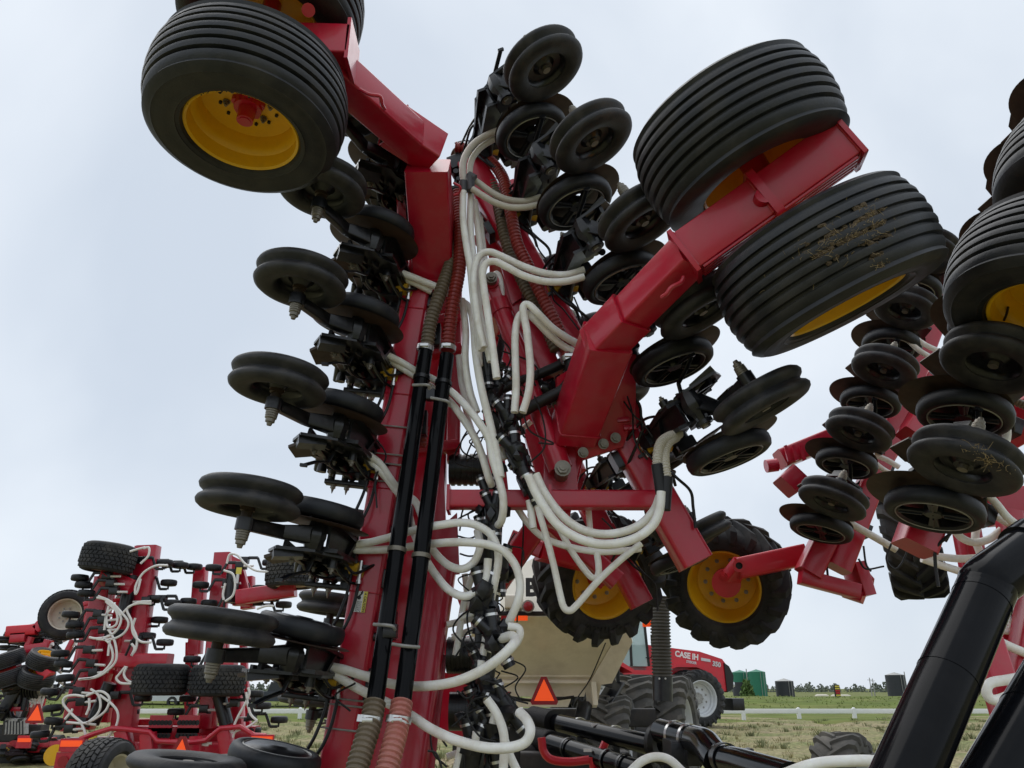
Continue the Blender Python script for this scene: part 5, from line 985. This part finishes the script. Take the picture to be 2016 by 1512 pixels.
def smv(c, s, par, nrmv=(0, -1, 0), tilt=0):
    """slow vehicle emblem: orange triangle on a dark red truncated triangle"""
    nn = nrm(nrmv); X = nrm(np.cross((0, 0, 1), -nn)); Z = np.cross(nn, X) * -1; Z = Z if Z[2] > 0 else -Z
    t = .17; outer = [(-.5, -.5), (-.44, -.60), (.44, -.60), (.5, -.5), (.10, .34), (-.10, .34)]
    o = MB().prism([(x * s, y * s) for x, y in outer], c, X, Z, .012).build('slow_vehicle_emblem', SMVR, par)
    MB().prism([(-.36 * s, -.47 * s), (.36 * s, -.47 * s), (0, .26 * s)], V(c) + nn * .009, X, Z, .006).build('orange_triangle', ORANGE, o)
    return o
smv(zf(1200, 1420, DY - 1.1), .42, far)
for zx, zy in ((478, 1390), (1735, 1363)):
    c_ = zf(zx, zy, DY - 1.0); p_ = R_(MB().box(c_ - V(0, 0, .02), (.32, .04, .16)), 'light_panel'); R_(MB().box(c_ - V(0, .025, 0), (.29, .01, .075), bev=0), 'orange_reflector', ORANGE, par=p_)
    l_ = c_ - V(.02 * (1 if zx < 900 else -1), -.02, .22); R_(MB().box(l_, (.34, .04, .22)), 'lamp_panel', par=p_); R_(MB().cyl(l_ - V(.05, .02, 0), l_ - V(.05, .045, 0), .07, n=18), 'tail_lamp', SMVR, par=p_)
R_(MB().box(zf(1580, 248, DY - .35), (.08, .02, .10), bev=0), 'warning_decal', LABELY); R_(MB().box(zf(615, 1352, DY - .6), (.11, .02, .06), bev=0), 'warning_decal', LABELY); R_(MB().box(zf(1570, 300, DY - .35), (.035, .02, .14), bev=0), 'warning_decal', LABELW)
def fh(pts, r=.017, Y=DY - .75): return R_(MB().tube([zf(p[0], p[1], Y) for p in pts], r, n=9, sm=7), 'seed_hose', HOSEF)
for pts in ([(640, 425), (700, 440), (760, 490), (800, 560), (780, 630), (720, 680), (640, 695), (590, 688)], [(650, 415), (730, 450), (800, 520), (850, 590), (820, 660), (740, 700), (640, 700)], [(700, 450), (770, 520), (770, 600), (715, 620), (705, 540), (740, 500)], [(720, 640), (760, 720), (770, 830), (720, 900), (640, 950), (530, 965)], [(680, 690), (730, 740), (745, 830), (690, 910), (610, 955), (520, 965)],
            [(1110, 212), (1030, 215), (950, 260), (900, 340), (895, 400), (910, 380), (930, 300)], [(1000, 450), (920, 455), (850, 490), (800, 540)], [(1000, 465), (910, 465), (840, 500), (870, 580), (880, 660), (930, 715), (1000, 722)], [(895, 560), (880, 620), (905, 690), (900, 760), (870, 810)], [(870, 730), (890, 760), (870, 810)], [(830, 880), (790, 930), (770, 960), (800, 990), (870, 995)], [(840, 880), (820, 930), (840, 970), (880, 990)],
            [(440, 1250), (560, 1255), (640, 1220), (700, 1170), (725, 1100), (700, 1060), (650, 1045), (570, 1075)], [(550, 1260), (480, 1200), (420, 1130), (430, 1085), (490, 1070), (560, 1080)], [(600, 1030), (650, 1070), (665, 1140), (640, 1200), (570, 1260)], [(660, 1070), (740, 1130), (780, 1190), (770, 1270), (720, 1340), (660, 1385)], [(540, 1260), (565, 1330), (565, 1420), (562, 1512)], [(430, 1230), (470, 1180), (480, 1160)],
            [(1490, 450), (1540, 410), (1555, 340), (1540, 270), (1480, 245)], [(1480, 440), (1475, 400), (1490, 330)], [(1500, 200), (1520, 140), (1570, 145), (1620, 200), (1690, 245), (1780, 255)], [(1700, 500), (1760, 480), (1810, 480)], [(1640, 1020), (1650, 1060), (1620, 1130), (1570, 1220), (1530, 1320)], [(1630, 1050), (1640, 1140), (1660, 1200), (1700, 1240)], [(1700, 1240), (1640, 1280), (1560, 1310), (1540, 1350)], [(1250, 1400), (1300, 1385), (1400, 1390)], [(1240, 1420), (1290, 1400), (1380, 1400)], [(1620, 900), (1640, 960), (1670, 975)], [(950, 100), (985, 95), (980, 150), (930, 200)],
            [(720, 480), (700, 560), (690, 640)], [(730, 690), (720, 760), (715, 810)], [(590, 1090), (590, 1150), (570, 1200)], [(860, 120), (910, 105), (960, 92)]): fh(pts)
for pts in ([(680, 560), (700, 650), (690, 700)], [(880, 700), (830, 810)], [(1530, 300), (1560, 360)], [(1480, 500), (1500, 300)]): R_(MB().tube([zf(p[0], p[1], DY - .5) for p in pts], .018, n=6), 'hydraulic_line', HOSEK)

# ================================================================== THIRD DRILL FAR LEFT
GY = 16.0
third = thing('seed_drill', 'dark cluttered seed drill partly hidden at the far left edge with ribbed tyres', 'seed drill', (-11, GY, 0), 'red seed drills')
def T_(m, name, ma=None, par=None, sm=38): return m.build(name, ma or RED, par or third, sm)
zg = lambda zx, zy, dy=0: at(zx / 4.847, 1200 + zy / 4.847, GY + dy)
for a_, b_, w_, ma_ in (((80, 210), (360, 190), .20, REDB), ((360, 190), (560, -20), .2, RED), ((120, 270), (260, 260), .2, RED), ((300, 260), (210, 480), .1, RED), ((400, 330), (290, 540), .1, RED), ((470, 290), (420, 400), .14, RED), ((260, 380), (470, 350), .16, RED), ((700, 290), (560, 560), .1, RED), ((60, 800), (200, 740), .2, BLK), ((0, 1040), (180, 760), .22, BLK), ((90, 950), (260, 950), .08, RED), ((0, 1300), (500, 1290), .25, RED), ((200, 1230), (230, 1400), .3, RED), ((0, 1180), (420, 1180), .3, DARK), ((500, 1310), (600, 1310), .25, RED), ((40, 1120), (260, 1110), .12, GREY), ((60, 1060), (240, 1060), .1, GREY)): T_(MB().beam(zg(*a_), zg(*b_), w_, w_, (0, 1, 0)), 'frame_tube', ma_)
for zx, zy, ax, sp in ((70, 480, (-.3, -.25, .95), .3), (90, 650, (-.3, -.25, .95), .4), (430, 480, (.35, -.2, .95), 1), (350, 650, (.3, -.25, .95), .8)): instance(RIBBED, third, wheel_M(zg(zx, zy, -.5), V(ax), sp) @ Matrix.Scale(.62, 4))
T_(MB().beam(zg(-40, 600, -.5), zg(180, 550, -.5), .16, .18, (0, 1, 0)), 'axle_box', REDB); T_(MB().beam(zg(400, 560, -.6), zg(470, 640, -.6), .18, .2, (0, 1, 0)), 'axle_box', REDB)
rt = random.Random(9)
for zx, zy in ((360, 230), (250, 370), (500, 290), (210, 300), (330, 300), (160, 760), (60, 860), (430, 760), (350, 700), (300, 830), (20, 990), (150, 1340), (60, 1400), (290, 1330), (400, 1380), (220, 1420), (440, 1330), (330, 430)):
    instance(OPENER, third, Matrix.Translation(Vector(zg(zx, zy, rt.uniform(-.3, .8)))) @ Matrix.Rotation(rt.uniform(0, 6.28), 4, 'Z') @ Matrix.Rotation(rt.uniform(1.2, 1.9), 4, 'X') @ Matrix.Scale(.7, 4) @ Matrix.Translation((.5, 0, -.3)), ('hydraulic_hose', 'depth_lever', 'retaining_clip', 'hose_crimp', 'bolts'))
T_(MB().corr([zg(245, 755), zg(320, 755), zg(390, 758)], .17, .05, .08), 'air_duct', BLK); T_(MB().cyl(zg(380, 755), zg(470, 760), .13, n=16), 'air_duct_pipe', GREY)
T_(MB().tube([zg(180, 900), zg(200, 810), zg(230, 790), zg(250, 850), zg(230, 960)], .07, n=10), 'hose_loop', BLK); T_(MB().tube([zg(90, 950), zg(120, 1030), zg(200, 1050), zg(250, 960)], .05, n=10), 'hose_loop', BLK)
for k in range(14): T_(MB().cyl(zg(60 + 14 * k, 1060 + rt.uniform(-20, 20), -.4), zg(50 + 15 * k, 1190, -.4), .05, n=8), 'hydraulic_fitting', GREY if k % 2 else BLK)
for k in range(7): T_(MB().tube([zg(rt.uniform(280, 380), rt.uniform(760, 900)), zg(rt.uniform(280, 420), rt.uniform(780, 900)), zg(rt.uniform(280, 420), rt.uniform(850, 980))], .022, n=7), 'seed_hose', HOSEF)
for pts in ([(430, 420), (480, 340), (510, 330)], [(600, 300), (660, 270)], [(680, 350), (720, 290), (735, 400)], [(560, 580), (590, 600)], [(580, 690), (640, 730)]): T_(MB().tube([zg(*p) for p in pts], .035, n=7), 'seed_hose', HOSEF)
for k in range(12): T_(MB().beam(zg(rt.uniform(0, 500), rt.uniform(640, 1250), rt.uniform(.5, 2)), zg(rt.uniform(0, 520), rt.uniform(640, 1300), rt.uniform(.5, 2)), rt.uniform(.06, .14), None, (0, 1, 0)), 'frame_tube', RED if k % 3 else DARK)
smv(zg(352, 965, -1.2), .34, third)
pn = T_(MB().box(zg(232, 1262, -1.2), (.24, .05, .2)), 'light_panel'); T_(MB().box(zg(232, 1246, -1.27), (.22, .02, .06), bev=0), 'orange_reflector', ORANGE, par=pn)
T_(MB().cyl(zg(520, 1390), zg(522, 1390, -.3), .18, n=24), 'wheel_rim', YEL)
for zx in (60, 130, 300, 400, 480): T_(MB().lathe([(-.12, .2), (-.14, .42), (.14, .42), (.12, .2)], zg(zx, 1420, .6), (1, .2, 0), n=26), 'ground_wheel', RUBT)

# ================================================================== CREAM AIR CART
KY = 10.0
cart = thing('air_cart', 'cream air seeder cart seen from behind with slow vehicle emblem and sloped hopper', 'air cart', (.6, KY + 1.5, 0))
def C_(m, name, ma=None, par=None, sm=38): return m.build(name, ma or CREAM, par or cart, sm)
def cq(px, py, Y=KY): return at(px, py, Y)
A0, A1, A2, A3 = cq(930, 1212, 9.6), cq(1236, 1212, 9.6), cq(1160, 1338, 10.5), cq(930, 1338, 10.5)
C_(MB().plate([A0, A1, A2, A3], .03), 'hopper_slope'); C_(MB().plate([cq(930, 1338, 10.47), cq(1160, 1338, 10.47), cq(1150, 1371, 10.5), cq(930, 1371, 10.5)], .03), 'hopper_skirt')
C_(MB().beam(cq(930, 1330, 10.44), cq(1162, 1330, 10.44), .05, .03), 'bend_rib'); C_(MB().beam(cq(930, 1343, 10.40), cq(1160, 1343, 10.40), .05, .03), 'bend_rib')
C_(MB().plate([cq(1000, 1374, 10.6), cq(1125, 1374, 10.6), cq(1118, 1392, 10.6), cq(1000, 1392, 10.6)], .03), 'lower_panel')
C_(MB().plate([A1, at(1245, 1262, 9.9), at(1205, 1342, 10.3), at(1184, 1345, 10.4), at(1175, 1390, 10.4), at(1156, 1390, 10.4), at(1152, 1345, 10.45), A2 + V(.02, 0, 0)], .05), 'side_flange'); C_(MB().beam(at(1168, 1342, 10.3), at(1172, 1388, 10.3), .10, .06), 'flange_foot')
C_(MB().plate([A1, A1 + V(.02, 3.2, .3), A2 + V(.05, 3.2, 0), A2], .03), 'hopper_side'); C_(MB().plate([A0, A0 + V(0, 3.2, .3), A3 + V(0, 3.2, 0), A3], .03), 'hopper_side')
bd = C_(MB().beam(cq(930, 1208, 9.55), cq(1240, 1208, 9.55), .07, .05, (0, 0, 1)), 'reflector_bar', BLK)
C_(MB().box(cq(1023, 1217, 9.5), (.19, .01, .055), bev=0), 'orange_reflector', ORANGE, par=bd); C_(MB().box(cq(997, 1217, 9.5), (.13, .01, .055), bev=0), 'red_reflector', SMVR, par=bd); C_(MB().box(cq(1274, 1228, 9.5), (.11, .01, .07), bev=0), 'orange_reflector', ORANGE, par=bd); C_(MB().box(cq(1293, 1227, 9.48), (.13, .02, .06), bev=0), 'red_reflector', SMVR, par=bd); C_(MB().beam(cq(1240, 1212, 9.55), cq(1312, 1222, 9.55), .06, .05), 'reflector_bar', BLK)
# white hopper body above
C_(MB().plate([cq(985, 1206, 9.62), cq(1100, 1206, 9.62), cq(1100, 1150, 9.9), cq(1060, 1095, 10.2), cq(985, 1140, 9.9)], .05), 'hopper_body', CREAMW); C_(MB().plate([cq(1090, 1206, 9.64), cq(1240, 1206, 9.64), cq(1230, 1090, 10.3), cq(1060, 1090, 10.3)], .05), 'hopper_body', CREAMW)
C_(MB().box(cq(1012, 1185, 9.55), (.22, .14, .16), bev=.02), 'lamp_bracket', CREAMW); lp = C_(MB().cyl(cq(1040, 1194, 9.55), cq(1040, 1194, 9.47), .075, n=22), 'lamp_ring', GREY); C_(MB().lathe([(0, .058), (.03, .05), (.04, .02), (.042, .001)], cq(1040, 1194, 9.47), (0, -1, 0), n=20), 'tail_lamp', SMVR, par=lp)
text_obj('cart_lettering', 'B', mat4(cq(1047, 1158, 9.55), (1, 0, 0), nrm((0, .2, 1)), nrm((0, -1, .2))), .30, INK, cart, .004, bold=.012)
C_(MB().box(cq(1140, 1120, 10.6), (1.1, 1.2, .8), bev=.06), 'hopper_body', CREAMW)
smv(cq(1071, 1352, 10.1), .34, cart, (0, -1, .0)); C_(MB().beam(cq(1071, 1352, 10.13), cq(1071, 1352, 10.5), .08, .08), 'emblem_bracket', BLK)
C_(MB().tube([cq(1192, 1266, 9.8), cq(1178, 1300, 10.0), cq(1160, 1340, 10.3), cq(1138, 1372, 10.35)], .008, n=6), 'wiring_cable', HOSEK); C_(MB().tube([cq(1000, 1372, 10.3), cq(1060, 1380, 10.3), cq(1130, 1372, 10.3)], .02, n=6), 'wiring_cable', HOSEK)
C_(MB().box(cq(1000, 1365, 10.38), (.06, .01, .04), bev=0), 'maker_plate', SMVR)
# dark chassis
C_(MB().box((.55, 10.9, .95), (2.6, .25, .22), bev=.02), 'chassis_tube', DARK); C_(MB().box((.1, 11.2, .6), (.25, .25, .9), bev=.02), 'axle_post', DARK); C_(MB().box((1.2, 11.2, .6), (.25, .25, .9), bev=.02), 'axle_post', DARK); C_(MB().cyl((-.6, 11.3, .72), (2.4, 11.3, .72), .12, n=14), 'axle', DARK); C_(MB().box((.0, 11.6, .75), (1.6, .4, .5), bev=.05), 'gearbox', DARK)
C_(MB().beam(at(1135, 1470, 10.2), at(1152, 1385, 10.4), .16, .12), 'support_leg', BLK); C_(MB().beam(at(1190, 1350, 10.8), at(1203, 1290, 10.8), .25, .2), 'ladder_side', DARK); C_(MB().beam(at(1217, 1345, 11.0), at(1214, 1280, 11.0), .05, .05), 'ladder_rail', BLK); C_(MB().beam(at(1176, 1405, 10.6), at(1214, 1345, 11.0), .25, .04), 'step_panel', BLK)
for k in range(10): C_(MB().cyl((random.uniform(-.1, 1.3), 10.4, random.uniform(.45, .85)), (random.uniform(-.1, 1.3), 10.7, random.uniform(.3, .7)), .04, n=8), 'metering_roller', DARK if k % 2 else GREY)
CARTW = make_lugged('cart_wheel', .75, .66, .40, RIMS, GREY, nl=22, rub=RUBF, lug_h=.06, texts=False)
for px, Y, ax, sc_ in ((1203, 10.9, (1, -.25, 0), .82), (1252, 12.0, (1, -.35, 0), 1), (1318, 12.4, (1, -.42, 0), 1)):
    c_ = at(px, 1420, Y); c_[2] = .75 * sc_; instance(CARTW, cart, wheel_M(c_, nrm(ax), px) @ Matrix.Scale(sc_, 4))
# hanging ribbed air duct with cuff
C_(MB().corr([at(1299, 1175, 9.4), at(1300, 1230, 9.4), at(1302, 1290, 9.4), at(1304, 1335, 9.4)], .112, .036, .06, 24), 'ribbed_duct', mat('dull_ribbed_duct', (.075, .07, .06), .6, var=.15)); C_(MB().cyl(at(1304, 1332, 9.4), at(1304, 1380, 9.4), .115, n=28), 'duct_cuff', BLK); C_(MB().bolt(at(1298, 1336, 9.28), (0, -1, 0), .008, .006, 0).bolt(at(1310, 1336, 9.28), (0, -1, 0), .008, .006, 0), 'cuff_bolts', STEELB)

# ================================================================== RED TRACTOR
TRY = 29.5
tc_ = at(1330, 1400, TRY); tc_[2] = 0
tr = thing('tractor', 'red four wheel drive tractor with silver rims parked behind the cart', 'tractor', tc_)
ta = math.radians(20); tX = V(math.cos(ta), math.sin(ta), 0); tYv = V(-math.sin(ta), math.cos(ta), 0); tZ = V(0, 0, 1)
fwc = at(1375, 1375, TRY); s29 = pxm(1375, 1375, TRY)
# local frame: x forward (to the right), y away, z up; origin on the ground under the front axle on the near side
TO = V(fwc[0], fwc[1], 0)
def tp(x, y, z): return TO + tX * x + tYv * y + tZ * z
def TR(m, name, ma=None, par=None, sm=38): return m.build(name, ma or REDB, par or tr, sm)
R1 = fwc[2]
TRW = make_lugged('tractor_wheel', R1, .62, R1 * .60, RIMS, GREY, nl=24, lug_h=.06, texts=False)
for x in (0, -3.6):
    for y in (.0, 2.0, .72, 2.72): instance(TRW, tr, wheel_M(tp(x, y, R1), -tYv, x + y))
def tpr(poly, y0, y1, name, ma=None, par=None): return TR(MB().prism(poly, tp(0, (y0 + y1) / 2, 0), tX, tZ, abs(y1 - y0)), name, ma, par)
hz = R1 * 2
hood = tpr([(-1.6, hz * .62), (1.75, hz * .62), (1.88, hz * 1.06), (1.66, hz * 1.20), (.7, hz * 1.33), (-1.6, hz * 1.44)], .75, 2.1, 'hood')
tpr([(1.72, hz * .60), (1.98, hz * .66), (2.06, hz * .9), (1.90, hz * 1.07), (1.70, hz * 1.13)], .70, 2.15, 'grille', INK); TR(MB().ico(tp(2.02, .82, hz * .74), .14), 'headlamp', RIMS); TR(MB().box(tp(2.2, 1.4, .75), (.5, 1.3, .42), (tX, tYv, tZ), bev=.04), 'front_weights', BLK)
tpr([(-1.25, hz * .88), (-1.1, hz * 1.03), (-.6, hz * 1.08), (.3, hz * 1.08), (.75, hz * 1.0), (.7, hz * .97), (.25, hz * 1.04), (-.55, hz * 1.04), (-1.0, hz * .98), (-1.15, hz * .86)], .35, .9, 'front_fender')
tpr([(-5.1, hz * .86), (-4.8, hz * 1.03), (-4.2, hz * 1.12), (-3.2, hz * 1.12), (-2.7, hz * .98), (-2.75, hz * .93), (-3.25, hz * 1.05), (-4.2, hz * 1.05), (-4.7, hz * .97), (-5.0, hz * .84)], -.35, .9, 'rear_fender')
tpr([(-5.2, .8), (1.3, .8), (1.3, hz * .66), (-5.2, hz * .66)], .85, 2.0, 'chassis', DARK); tpr([(-2.8, hz * .62), (-1.2, hz * .62), (-1.2, hz * .98), (-2.8, hz * .98)], .35, 2.4, 'side_panel')
# cab
c0, c1, cz0, cz1 = -3.3, -1.6, hz * 1.05, hz * 2.0
for y in (.55, 2.3):
    for x in (c0, -2.3, c1): TR(MB().beam(tp(x, y, cz0), tp(x + (.1 if x == c0 else -.1 if x == c1 else 0), y, cz1), .09, .09), 'cab_pillar', INK)
    TR(MB().plate([tp(c0, y, cz0), tp(c1, y, cz0), tp(c1 - .1, y, cz1), tp(c0 + .1, y, cz1)], .012), 'window_pane', GLASS)
for x, d in ((c0, .1), (c1, -.1)): TR(MB().plate([tp(x, .55, cz0), tp(x, 2.3, cz0), tp(x + d, 2.3, cz1), tp(x + d, .55, cz1)], .012), 'window_pane', GLASS)
TR(MB().box(tp((c0 + c1) / 2, 1.42, cz1 + .14), (1.95, 2.1, .26), (tX, tYv, tZ), bev=.1), 'cab_roof'); TR(MB().box(tp(c0 - .05, .7, cz1 + .1), (.08, .3, .12), (tX, tYv, tZ)), 'roof_lamp', ORANGE)
TR(MB().box(tp(-2.6, 1.4, cz0 + .35), (.5, .6, .3), (tX, tYv, tZ), bev=.06).box(tp(-2.85, 1.4, cz0 + .8), (.16, .55, .8), (tX, tYv, tZ), bev=.06), 'seat', INK); TR(MB().box(tp(-1.85, 1.4, cz0 + .4), (.25, .9, .7), (tX, tYv, tZ), bev=.05), 'dashboard', INK); TR(MB().lathe([(-.02, .19), (0, .21), (.02, .19)], tp(-2.1, 1.4, cz0 + .75), (-.5, .2, .8), n=20), 'steering_wheel', INK)
for x in (-3.35, -2.95): TR(MB().box(tp(x, .28, cz0 + .08), (.30, .03, .09), (tX, tYv, tZ)), 'orange_reflector', ORANGE)
ex = TR(MB().cyl(tp(-.88, .70, hz * 1.05), tp(-.88, .70, hz * 1.86), .19, n=18), 'exhaust_shield', BLK); TR(MB().cyl(tp(-.88, .70, hz * 1.86), tp(-.88, .70, hz * 2.14), .07, n=12), 'exhaust_stack', STEELB, par=ex)
TR(MB().tube([tp(-1.7, .55, hz * 1.2), tp(-1.6, .3, hz * 1.22), tp(-1.55, .25, hz * 1.5)], .02, n=6).box(tp(-1.55, .22, hz * 1.5), (.06, .25, .4), (tX, tYv, tZ)), 'mirror', INK)
def sidetext(body, x, z, size, ma, slope=-.06): return text_obj('hood_lettering', body, mat4(tp(x, .735, z), nrm(tX + tZ * slope), nrm(tZ - tX * slope), -tYv), size, ma, tr, .004, bold=.012 * size / .3)
sidetext('CASE IH', .12, hz * 1.25, .28, WHITE, -.13); sidetext('350', 1.38, hz * 1.10, .24, RIMS, -.16); sidetext('STEIGER', .30, hz * 1.13, .12, RIMS, -.13)
tpr([(.72, hz * 1.165), (1.12, hz * 1.14), (1.12, hz * 1.19), (.72, hz * 1.22)], .72, .76, 'hood_stripe', RIMS)

# ================================================================== BLACK AIR PIPES (bottom) AND WHEEL
man = thing('air_pipe_manifold', 'pair of glossy black air pipes with rubber couplings low in the middle', 'air pipes', (1.5, 6.4, 0))
def N_(m, name, ma=None, par=None): return m.build(name, ma or BLKG, par or man)
def npipe(pts, r, name='air_pipe', ma=None, sm=0): return N_(MB().tube([at(*p) for p in pts], r, n=26, sm=sm), name, ma)
def nring(px, py, Y, d, r, ma=STEELB, w=.012): return N_(MB().lathe([(-w, r), (-w, r + .006), (w, r + .006), (w, r)], at(px, py, Y), nrm(d), n=26), 'pipe_band', ma)
a_, b_ = (1085, 1420, 7.6), (1290, 1468, 6.2); d_ = at(*b_) - at(*a_)
npipe([a_, b_], .072); N_(MB().corr([at(1050, 1412, 7.8), at(1090, 1421, 7.5)], .095, .02, .03, 24), 'rubber_coupling', HOSEK)
for px, py, Y in ((1141, 1432, 7.2), (1212, 1449, 6.7)): nring(px, py, Y, d_, .074); N_(MB().box(at(px, py + 22, Y), (.05, .12, .2), bev=.01), 'pipe_saddle', BLK)
N_(MB().box(at(1173, 1427, 6.85), (.07, .01, .022), bev=0), 'white_label', LABELW); N_(MB().box(at(1157, 1477, 6.4), (.06, .01, .022), bev=0), 'white_label', LABELW)
a_, b_ = (1070, 1458, 7.2), (1270, 1520, 5.9); d2_ = at(*b_) - at(*a_); npipe([a_, b_], .072); N_(MB().corr([at(1045, 1452, 7.4), at(1085, 1462, 7.1)], .092, .02, .03, 24), 'rubber_coupling', HOSEK)
for px, py, Y in ((1120, 1473, 6.8), (1198, 1497, 6.3), (1230, 1507, 6.1)): nring(px, py, Y, d2_, .074, BLK)
# coupling ring, short pipe, elbow and the pipe that comes towards the viewer
N_(MB().lathe([(-.04, .075), (-.05, .12), (-.02, .145), (.02, .145), (.05, .12), (.04, .075)], at(1303, 1462, 6.1), d_, n=30), 'rubber_coupling', HOSEK)
npipe([(1303, 1440, 6.0), (1372, 1458, 5.4)], .085); 
for px, py, Y in ((1330, 1447, 5.75), (1356, 1454, 5.5)): nring(px, py, Y, d_, .087)
for px, py, Y in ((1333, 1480, 5.7), (1362, 1486, 5.45)): N_(MB().box(at(px, py, Y), (.09, .16, .12), bev=.01), 'pipe_saddle', BLK)
npipe([(1368, 1457, 5.42), (1388, 1464, 5.2), (1402, 1482, 5.0), (1416, 1500, 4.85)], .088, 'elbow', None, 6)
npipe([(1405, 1490, 4.95), (1460, 1503, 4.5), (1560, 1535, 3.9)], .075); nring(1428, 1494, 4.75, at(1460, 1503, 4.5) - at(1405, 1490, 4.95), .078, BLK, .03)
N_(MB().beam(at(1440, 1490, 4.9), at(1480, 1482, 4.9), .12, .05).beam(at(1476, 1492, 4.85), at(1486, 1482, 4.85), .03, .06), 'bracket', BLK)
for pts in ([(1066, 1452), (1070, 1478), (1085, 1495), (1120, 1500), (1160, 1496)], [(1184, 1480), (1192, 1462)], [(1165, 1490), (1170, 1520)]): N_(MB().tube([at(p[0], p[1], 6.4) for p in pts], .03, n=8), 'red_guard_bar', REDB)
N_(MB().tube([at(p[0], p[1], 4.6) for p in ((1236, 1525), (1262, 1500), (1290, 1490), (1318, 1496), (1345, 1520))], .023, n=12), 'seed_hose', HOSE); N_(MB().tube([at(p[0], p[1], 3.6) for p in ((1530, 1530), (1600, 1505), (1670, 1498), (1730, 1500), (1760, 1520))], .023, n=12), 'seed_hose', HOSE)
N_(MB().box(at(1330, 1505, 5.6), (.1, .3, .3), bev=.02), 'support_stand', BLK); N_(MB().box(at(1130, 1510, 7.2), (.9, .3, .25), bev=.03), 'support_frame', DARK); N_(MB().box(at(1010, 1500, 7.4), (.4, .4, .3), bev=.03), 'support_frame', DARK)
# big pipes close by at the lower right
big = thing('large_air_pipe', 'thick glossy black air pipe with a bend crossing the lower right corner', 'air pipe', (1.3, 1.9, 0), 'thick black pipes at the right edge')
def pp(pts, r, par, name, sm=0): return MB().tube([at(*p) for p in pts], r, n=40, sm=sm).build(name, BLKG, par)
pp([(1768, 1560, 1.66), (1942, 1160, 1.82)], .061, big, 'straight_pipe'); pp([(1930, 1188, 1.81), (1943, 1158, 1.82), (1962, 1135, 1.83), (2120, 1020, 1.92)], .0615, big, 'elbow', 4); pp([(2022, 1090, 1.865), (2046, 1072, 1.88)], .070, big, 'rubber_coupling')
dd = at(1942, 1160, 1.82) - at(1768, 1560, 1.66); base_ = at(1768, 1560, 1.66)
for t_ in (.52, .93):
    MB().lathe([(-.0012, .0612), (-.0012, .0622), (.0012, .0622), (.0012, .0612)], base_ + dd * t_, dd, n=40).build('pipe_seam', BLKG, big)
big2 = thing('large_air_pipe', 'second thick black pipe cut off by the lower right corner', 'air pipe', (1.6, 1.9, 0), 'thick black pipes at the right edge')
pp([(1925, 1600, 1.68), (2120, 1250, 1.85)], .061, big2, 'straight_pipe'); dd = at(2120, 1250, 1.85) - at(1925, 1600, 1.68); MB().lathe([(-.0012, .0612), (-.0012, .0622), (.0012, .0622), (.0012, .0612)], at(1925, 1600, 1.68) + dd * .5, dd, n=40).build('pipe_seam', BLKG, big2)
# lugged wheel standing in the yard
gw = thing('lugged_tyre', 'dusty lugged tyre on the dirt at the bottom right behind the black pipe', 'tyre', at(1668, 1500, 8.6) * V(1, 1, 0))
YARDW = make_lugged('field_wheel', .46, .42, .24, RIMS, GREY, nl=16, rub=RUBF, lug_h=.035, texts=False)
c_ = at(1660, 1500, 8.6); instance(YARDW, gw, wheel_M(V(c_[0], 8.6, .44), nrm((.75, -.65, 0)), .2))
MB().cyl((c_[0], 8.6, .44), (c_[0] + .9, 8.9, .44), .06, n=12).build('axle', DARK, gw)
drop_protos()
